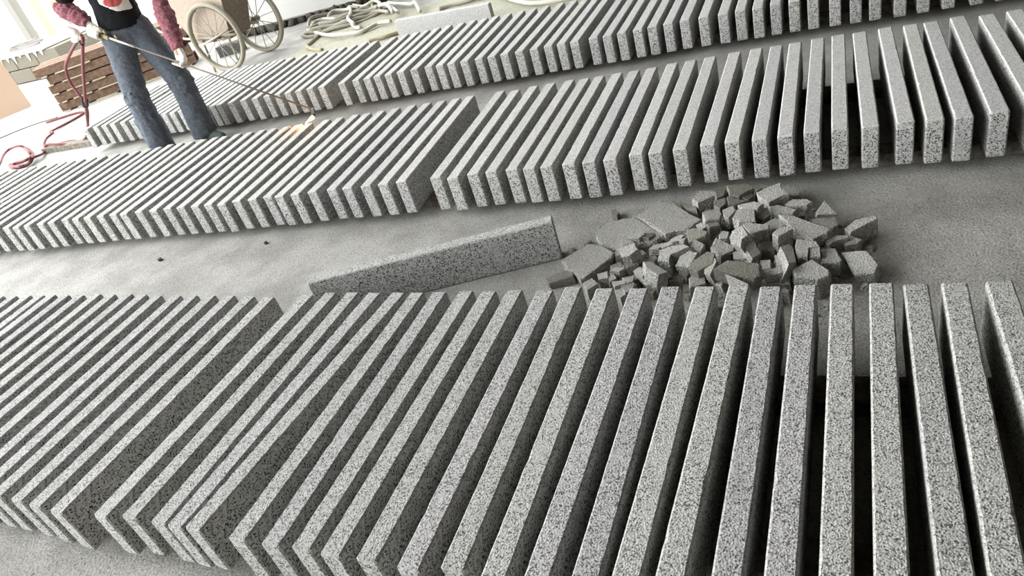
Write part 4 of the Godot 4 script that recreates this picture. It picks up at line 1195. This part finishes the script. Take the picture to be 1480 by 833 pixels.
func make_hoses() -> void:
	var rng := RandomNumberGenerator.new()
	rng.seed = 21
	# tarpaulin under the heap of hoses
	var st := begin()
	st.set_smooth_group(0)
	var nz := FastNoiseLite.new()
	nz.seed = 3
	nz.frequency = 2.2
	var nx := 44
	var ny := 18
	var grid := []
	for j in ny + 1:
		for i in nx + 1:
			var x := lerpf(-5.02, -1.0, float(i) / nx) + sin(j * 0.9) * 0.03
			var z := lerpf(-5.52, -7.25, float(j) / ny) + (x + 3.0) * 0.06 + sin(i * 0.7) * 0.03
			grid.append(Vector3(x, 0.006 + maxf(0.0, nz.get_noise_2d(x * 1.4, z * 2.0)) * 0.035, z))
	for j in ny:
		for i in nx:
			var a := j * (nx + 1) + i
			quad(st, grid[a], grid[a + nx + 1], grid[a + nx + 2], grid[a + 1])
	var tp := put(done(st, true), "tarpaulin", M.tarp)
	tag(tp, "pale creased tarpaulin spread on the floor behind the farthest row", "tarpaulin")
	for h in [["white loop of hose sweeping round the front of the hose heap", "pale_hose", 0.02, 0.05, [[-3.958, -6.67], [-4.169, -6.745], [-4.222, -6.538], [-4.378, -6.526], [-4.652, -6.613], [-4.983, -6.868], [-5.267, -7.105], [-5.37, -7.268], [-5.427, -7.522], [-5.208, -7.479], [-4.718, -7.124], [-4.609, -6.974], [-4.449, -6.771], [-4.343, -6.699]]],
			["grey hose arching up at the back of the hose heap", "grey_hose", 0.04, 0.11, [[-5.33, -7.185], [-5.414, -7.418], [-5.36, -7.582], [-5.236, -7.743], [-5.10, -7.72], [-5.0, -7.66], [-4.85, -7.6]]],
			["grey hose crossing the middle of the hose heap", "grey_hose", 0.03, 0.07, [[-5.262, -7.118], [-5.096, -7.15], [-4.868, -7.177], [-4.644, -7.204], [-4.448, -7.275], [-4.217, -7.138]]],
			["white hose bent in a sharp elbow on the heap", "pale_hose", 0.06, 0.10, [[-5.208, -7.479], [-5.225, -7.636], [-5.075, -7.664], [-4.947, -7.571], [-4.75, -7.234], [-4.643, -6.992], [-4.438, -6.751]]],
			["white knotted hose above the pale slab", "pale_hose", 0.05, 0.12, [[-4.95, -7.66], [-4.823, -7.62], [-4.723, -7.569], [-4.621, -7.605], [-4.502, -7.516], [-4.51, -7.439], [-4.239, -7.182], [-4.074, -6.964], [-4.015, -6.857]]],
			["grey hose dropping down from the top edge into the heap", "grey_hose", 0.04, 0.09, [[-4.80, -7.66], [-4.675, -7.60], [-4.633, -7.514], [-4.717, -7.467], [-4.847, -7.352], [-4.905, -7.137], [-5.1, -7.1]]],
			["short white hose end lying over the knotted hose", "pale_hose", 0.06, 0.09, [[-4.493, -7.429], [-4.229, -7.206], [-3.982, -6.91]]],
			["white hose running along behind the pale slab", "pale_hose", 0.04, 0.08, [[-4.437, -7.573], [-4.299, -7.438], [-3.98, -7.225], [-3.892, -7.155], [-3.685, -6.823]]],
			["olive hose at the near left corner of the tarpaulin", "olive_hose", 0.02, 0.03, [[-4.987, -6.856], [-4.92, -6.542], [-4.879, -6.442], [-4.693, -6.274], [-4.523, -6.178]]],
			["olive hose end beside the pale slab", "olive_hose", 0.02, 0.03, [[-3.95, -6.15], [-3.869, -6.174], [-3.768, -6.172], [-3.65, -6.25]]],
			["pale hose curving to the right of the pale slab", "pale_hose", 0.02, 0.04, [[-2.883, -6.9], [-2.639, -6.626], [-2.437, -6.388], [-2.277, -6.255], [-2.0, -6.15], [-1.5, -6.2]]],
			["grey hose behind the right end of the pale slab", "grey_hose", 0.02, 0.05, [[-3.479, -6.834], [-3.359, -6.909], [-3.157, -6.902], [-3.019, -6.951], [-2.7, -7.0], [-2.2, -6.9]]]]:
		var o := put(tube(lift(h[4], h[2], h[3], rng), 0.019, 8, 6), "hose", M[h[1]])
		tag(o, h[0], "hose", "hoses heaped behind the farthest row")
	# more turns of the same coil, lying under the others
	for k in 3:
		var c := []
		for i in 22:
			var a := i * 0.33 + k
			c.append(Vector3(-4.85 + cos(a) * (0.46 - k * 0.05), 0.025 + 0.02 * k + 0.012 * sin(i * 1.7), -7.2 + sin(a) * (0.24 - k * 0.04) - cos(a) * 0.16))
		var o := put(tube(c, 0.018, 8, 4), "hose", M.grey_hose)
		tag(o, "%s turn of grey hose coiled in the hose heap" % ["lowest", "middle", "uppermost"][k], "hose", "hoses heaped behind the farthest row")
	# twin gas hoses from the torch to the coil on the ground
	var a1 := [Vector3(-4.60, 0.99, -3.80), Vector3(-4.75, 0.95, -3.86), Vector3(-4.838, 0.929, -3.901), Vector3(-5.213, 0.823, -4.083), Vector3(-5.44, 0.736, -4.194), Vector3(-5.546, 0.617, -4.245), Vector3(-5.515, 0.531, -4.229), Vector3(-5.50, 0.445, -4.225), Vector3(-5.66, 0.338, -4.305), Vector3(-5.89, 0.19, -4.418), Vector3(-6.13, 0.084, -4.54), Vector3(-6.33, 0.016, -4.56),
		Vector3(-6.49, 0.066, -4.50), Vector3(-6.70, 0.066, -4.54)]
	a1.append_array([Vector3(-6.701, 0.020, -4.466),
		Vector3(-6.575, 0.055, -4.284),
		Vector3(-6.823, 0.020, -4.299),
		Vector3(-6.950, 0.020, -4.272),
		Vector3(-6.607, 0.055, -4.078),
		Vector3(-6.617, 0.020, -4.166),
		Vector3(-6.632, 0.020, -4.256),
		Vector3(-6.632, 0.055, -4.311),
		Vector3(-7.089, 0.020, -4.618),
		Vector3(-7.364, 0.020, -4.755),
		Vector3(-6.798, 0.075, -4.409),
		Vector3(-6.713, 0.040, -4.346),
		Vector3(-6.558, 0.040, -4.188),
		Vector3(-6.428, 0.075, -4.027),
		Vector3(-6.788, 0.040, -4.185),
		Vector3(-6.812, 0.040, -4.258),
		Vector3(-6.550, 0.075, -4.186),
		Vector3(-6.786, 0.040, -4.405),
		Vector3(-7.132, 0.040, -4.626),
		Vector3(-7.218, 0.075, -4.630),
		Vector3(-7.477, 0.040, -4.696),
		Vector3(-7.377, 0.040, -4.544),
		Vector3(-6.954, 0.075, -4.209),
		Vector3(-6.892, 0.040, -4.074)])
	var h1 := put(tube(a1, 0.0115, 8, 4), "gas_hose", M.red_hose)
	tag(h1, "red gas hose bowing out from the torch down to the ground coil", "hose")
	var a2 := [Vector3(-4.58, 0.985, -3.785), Vector3(-4.63, 0.945, -3.80), Vector3(-4.91, 0.797, -3.94), Vector3(-5.19, 0.627, -4.075), Vector3(-5.47, 0.445, -4.205), Vector3(-5.69, 0.33, -4.34), Vector3(-5.93, 0.18, -4.44), Vector3(-6.17, 0.08, -4.57), Vector3(-6.38, 0.014, -4.65), Vector3(-6.6, 0.014, -4.70), Vector3(-6.90, 0.014, -4.66),
		Vector3(-7.05, 0.04, -4.80), Vector3(-7.12, 0.05, -4.96), Vector3(-7.30, 0.03, -5.06), Vector3(-7.37, 0.014, -5.28), Vector3(-7.36, 0.014, -5.42), Vector3(-7.40, 0.014, -5.60), Vector3(-7.58, 0.014, -5.66), Vector3(-7.9, 0.014, -5.5)]
	var h2 := put(tube(a2, 0.0115, 8, 4), "gas_hose", M.red_hose)
	tag(h2, "red gas hose hanging straight from the torch beside the bowed one", "hose")
	var tie := put(tube([Vector3(-5.45, 0.475, -4.20), Vector3(-5.53, 0.425, -4.24)], 0.026, 10, 1), "hose_tie", M.black_metal)
	tag(tie, "black tape tie binding the two red gas hoses together", "tie")
	# pale valve cluster at the torch end of the hoses
	var vc := thing("hose_coupling", Vector3(-4.63, 0.985, -3.81), "pale cloth-wrapped hose coupling beside the worker's hand", "coupling")
	put(nets([[Vector3(-0.03, 0.03, 0), Vector3(-0.06, 0.06, 0.01), 0.032, 0.026], [Vector3(-0.02, 0.0, 0.01), Vector3(-0.07, -0.01, 0.0), 0.028, 0.024], [Vector3(0, 0, 0), Vector3(0.03, -0.03, 0), 0.018, 0.016]], 0.008, 0.012), "wrapping", M.glove, vc)
	put(tube([Vector3(-0.01, -0.02, 0.01), Vector3(-0.01, -0.055, 0.01)], 0.013, 8, 1), "collar", M.black_metal, vc)
	# specks of litter on the floor between the rows
	for q in [[Vector3(-3.298, 0, -2.414), 0.02, "small dark scrap on the floor left of the lone slab"], [Vector3(-2.629, 0, -2.506), 0.014, "tiny dark scrap near the middle row, above the lone slab"]]:
		var s: float = q[1]
		var o := put(prism([Vector3(-s, 0.01, 0), Vector3(0, 0.016, -s * 0.6), Vector3(s, 0.008, -s * 0.2), Vector3(s * 0.3, 0.012, s * 0.6)], [Vector3(-s * 0.9, 0, 0), Vector3(0, 0, -s * 0.5), Vector3(s * 0.9, 0, -s * 0.2), Vector3(s * 0.3, 0, s * 0.5)]), "floor_scrap", M.leaf)
		o.position = q[0]
		tag(o, q[2], "scrap")

func _ready() -> void:
	set_view()
	make_materials()
	make_setting()
	make_slabs()
	make_bearers()
	make_rubble()
	make_person()
	make_cart()
	make_stack()
	make_yard()
	make_hoses()
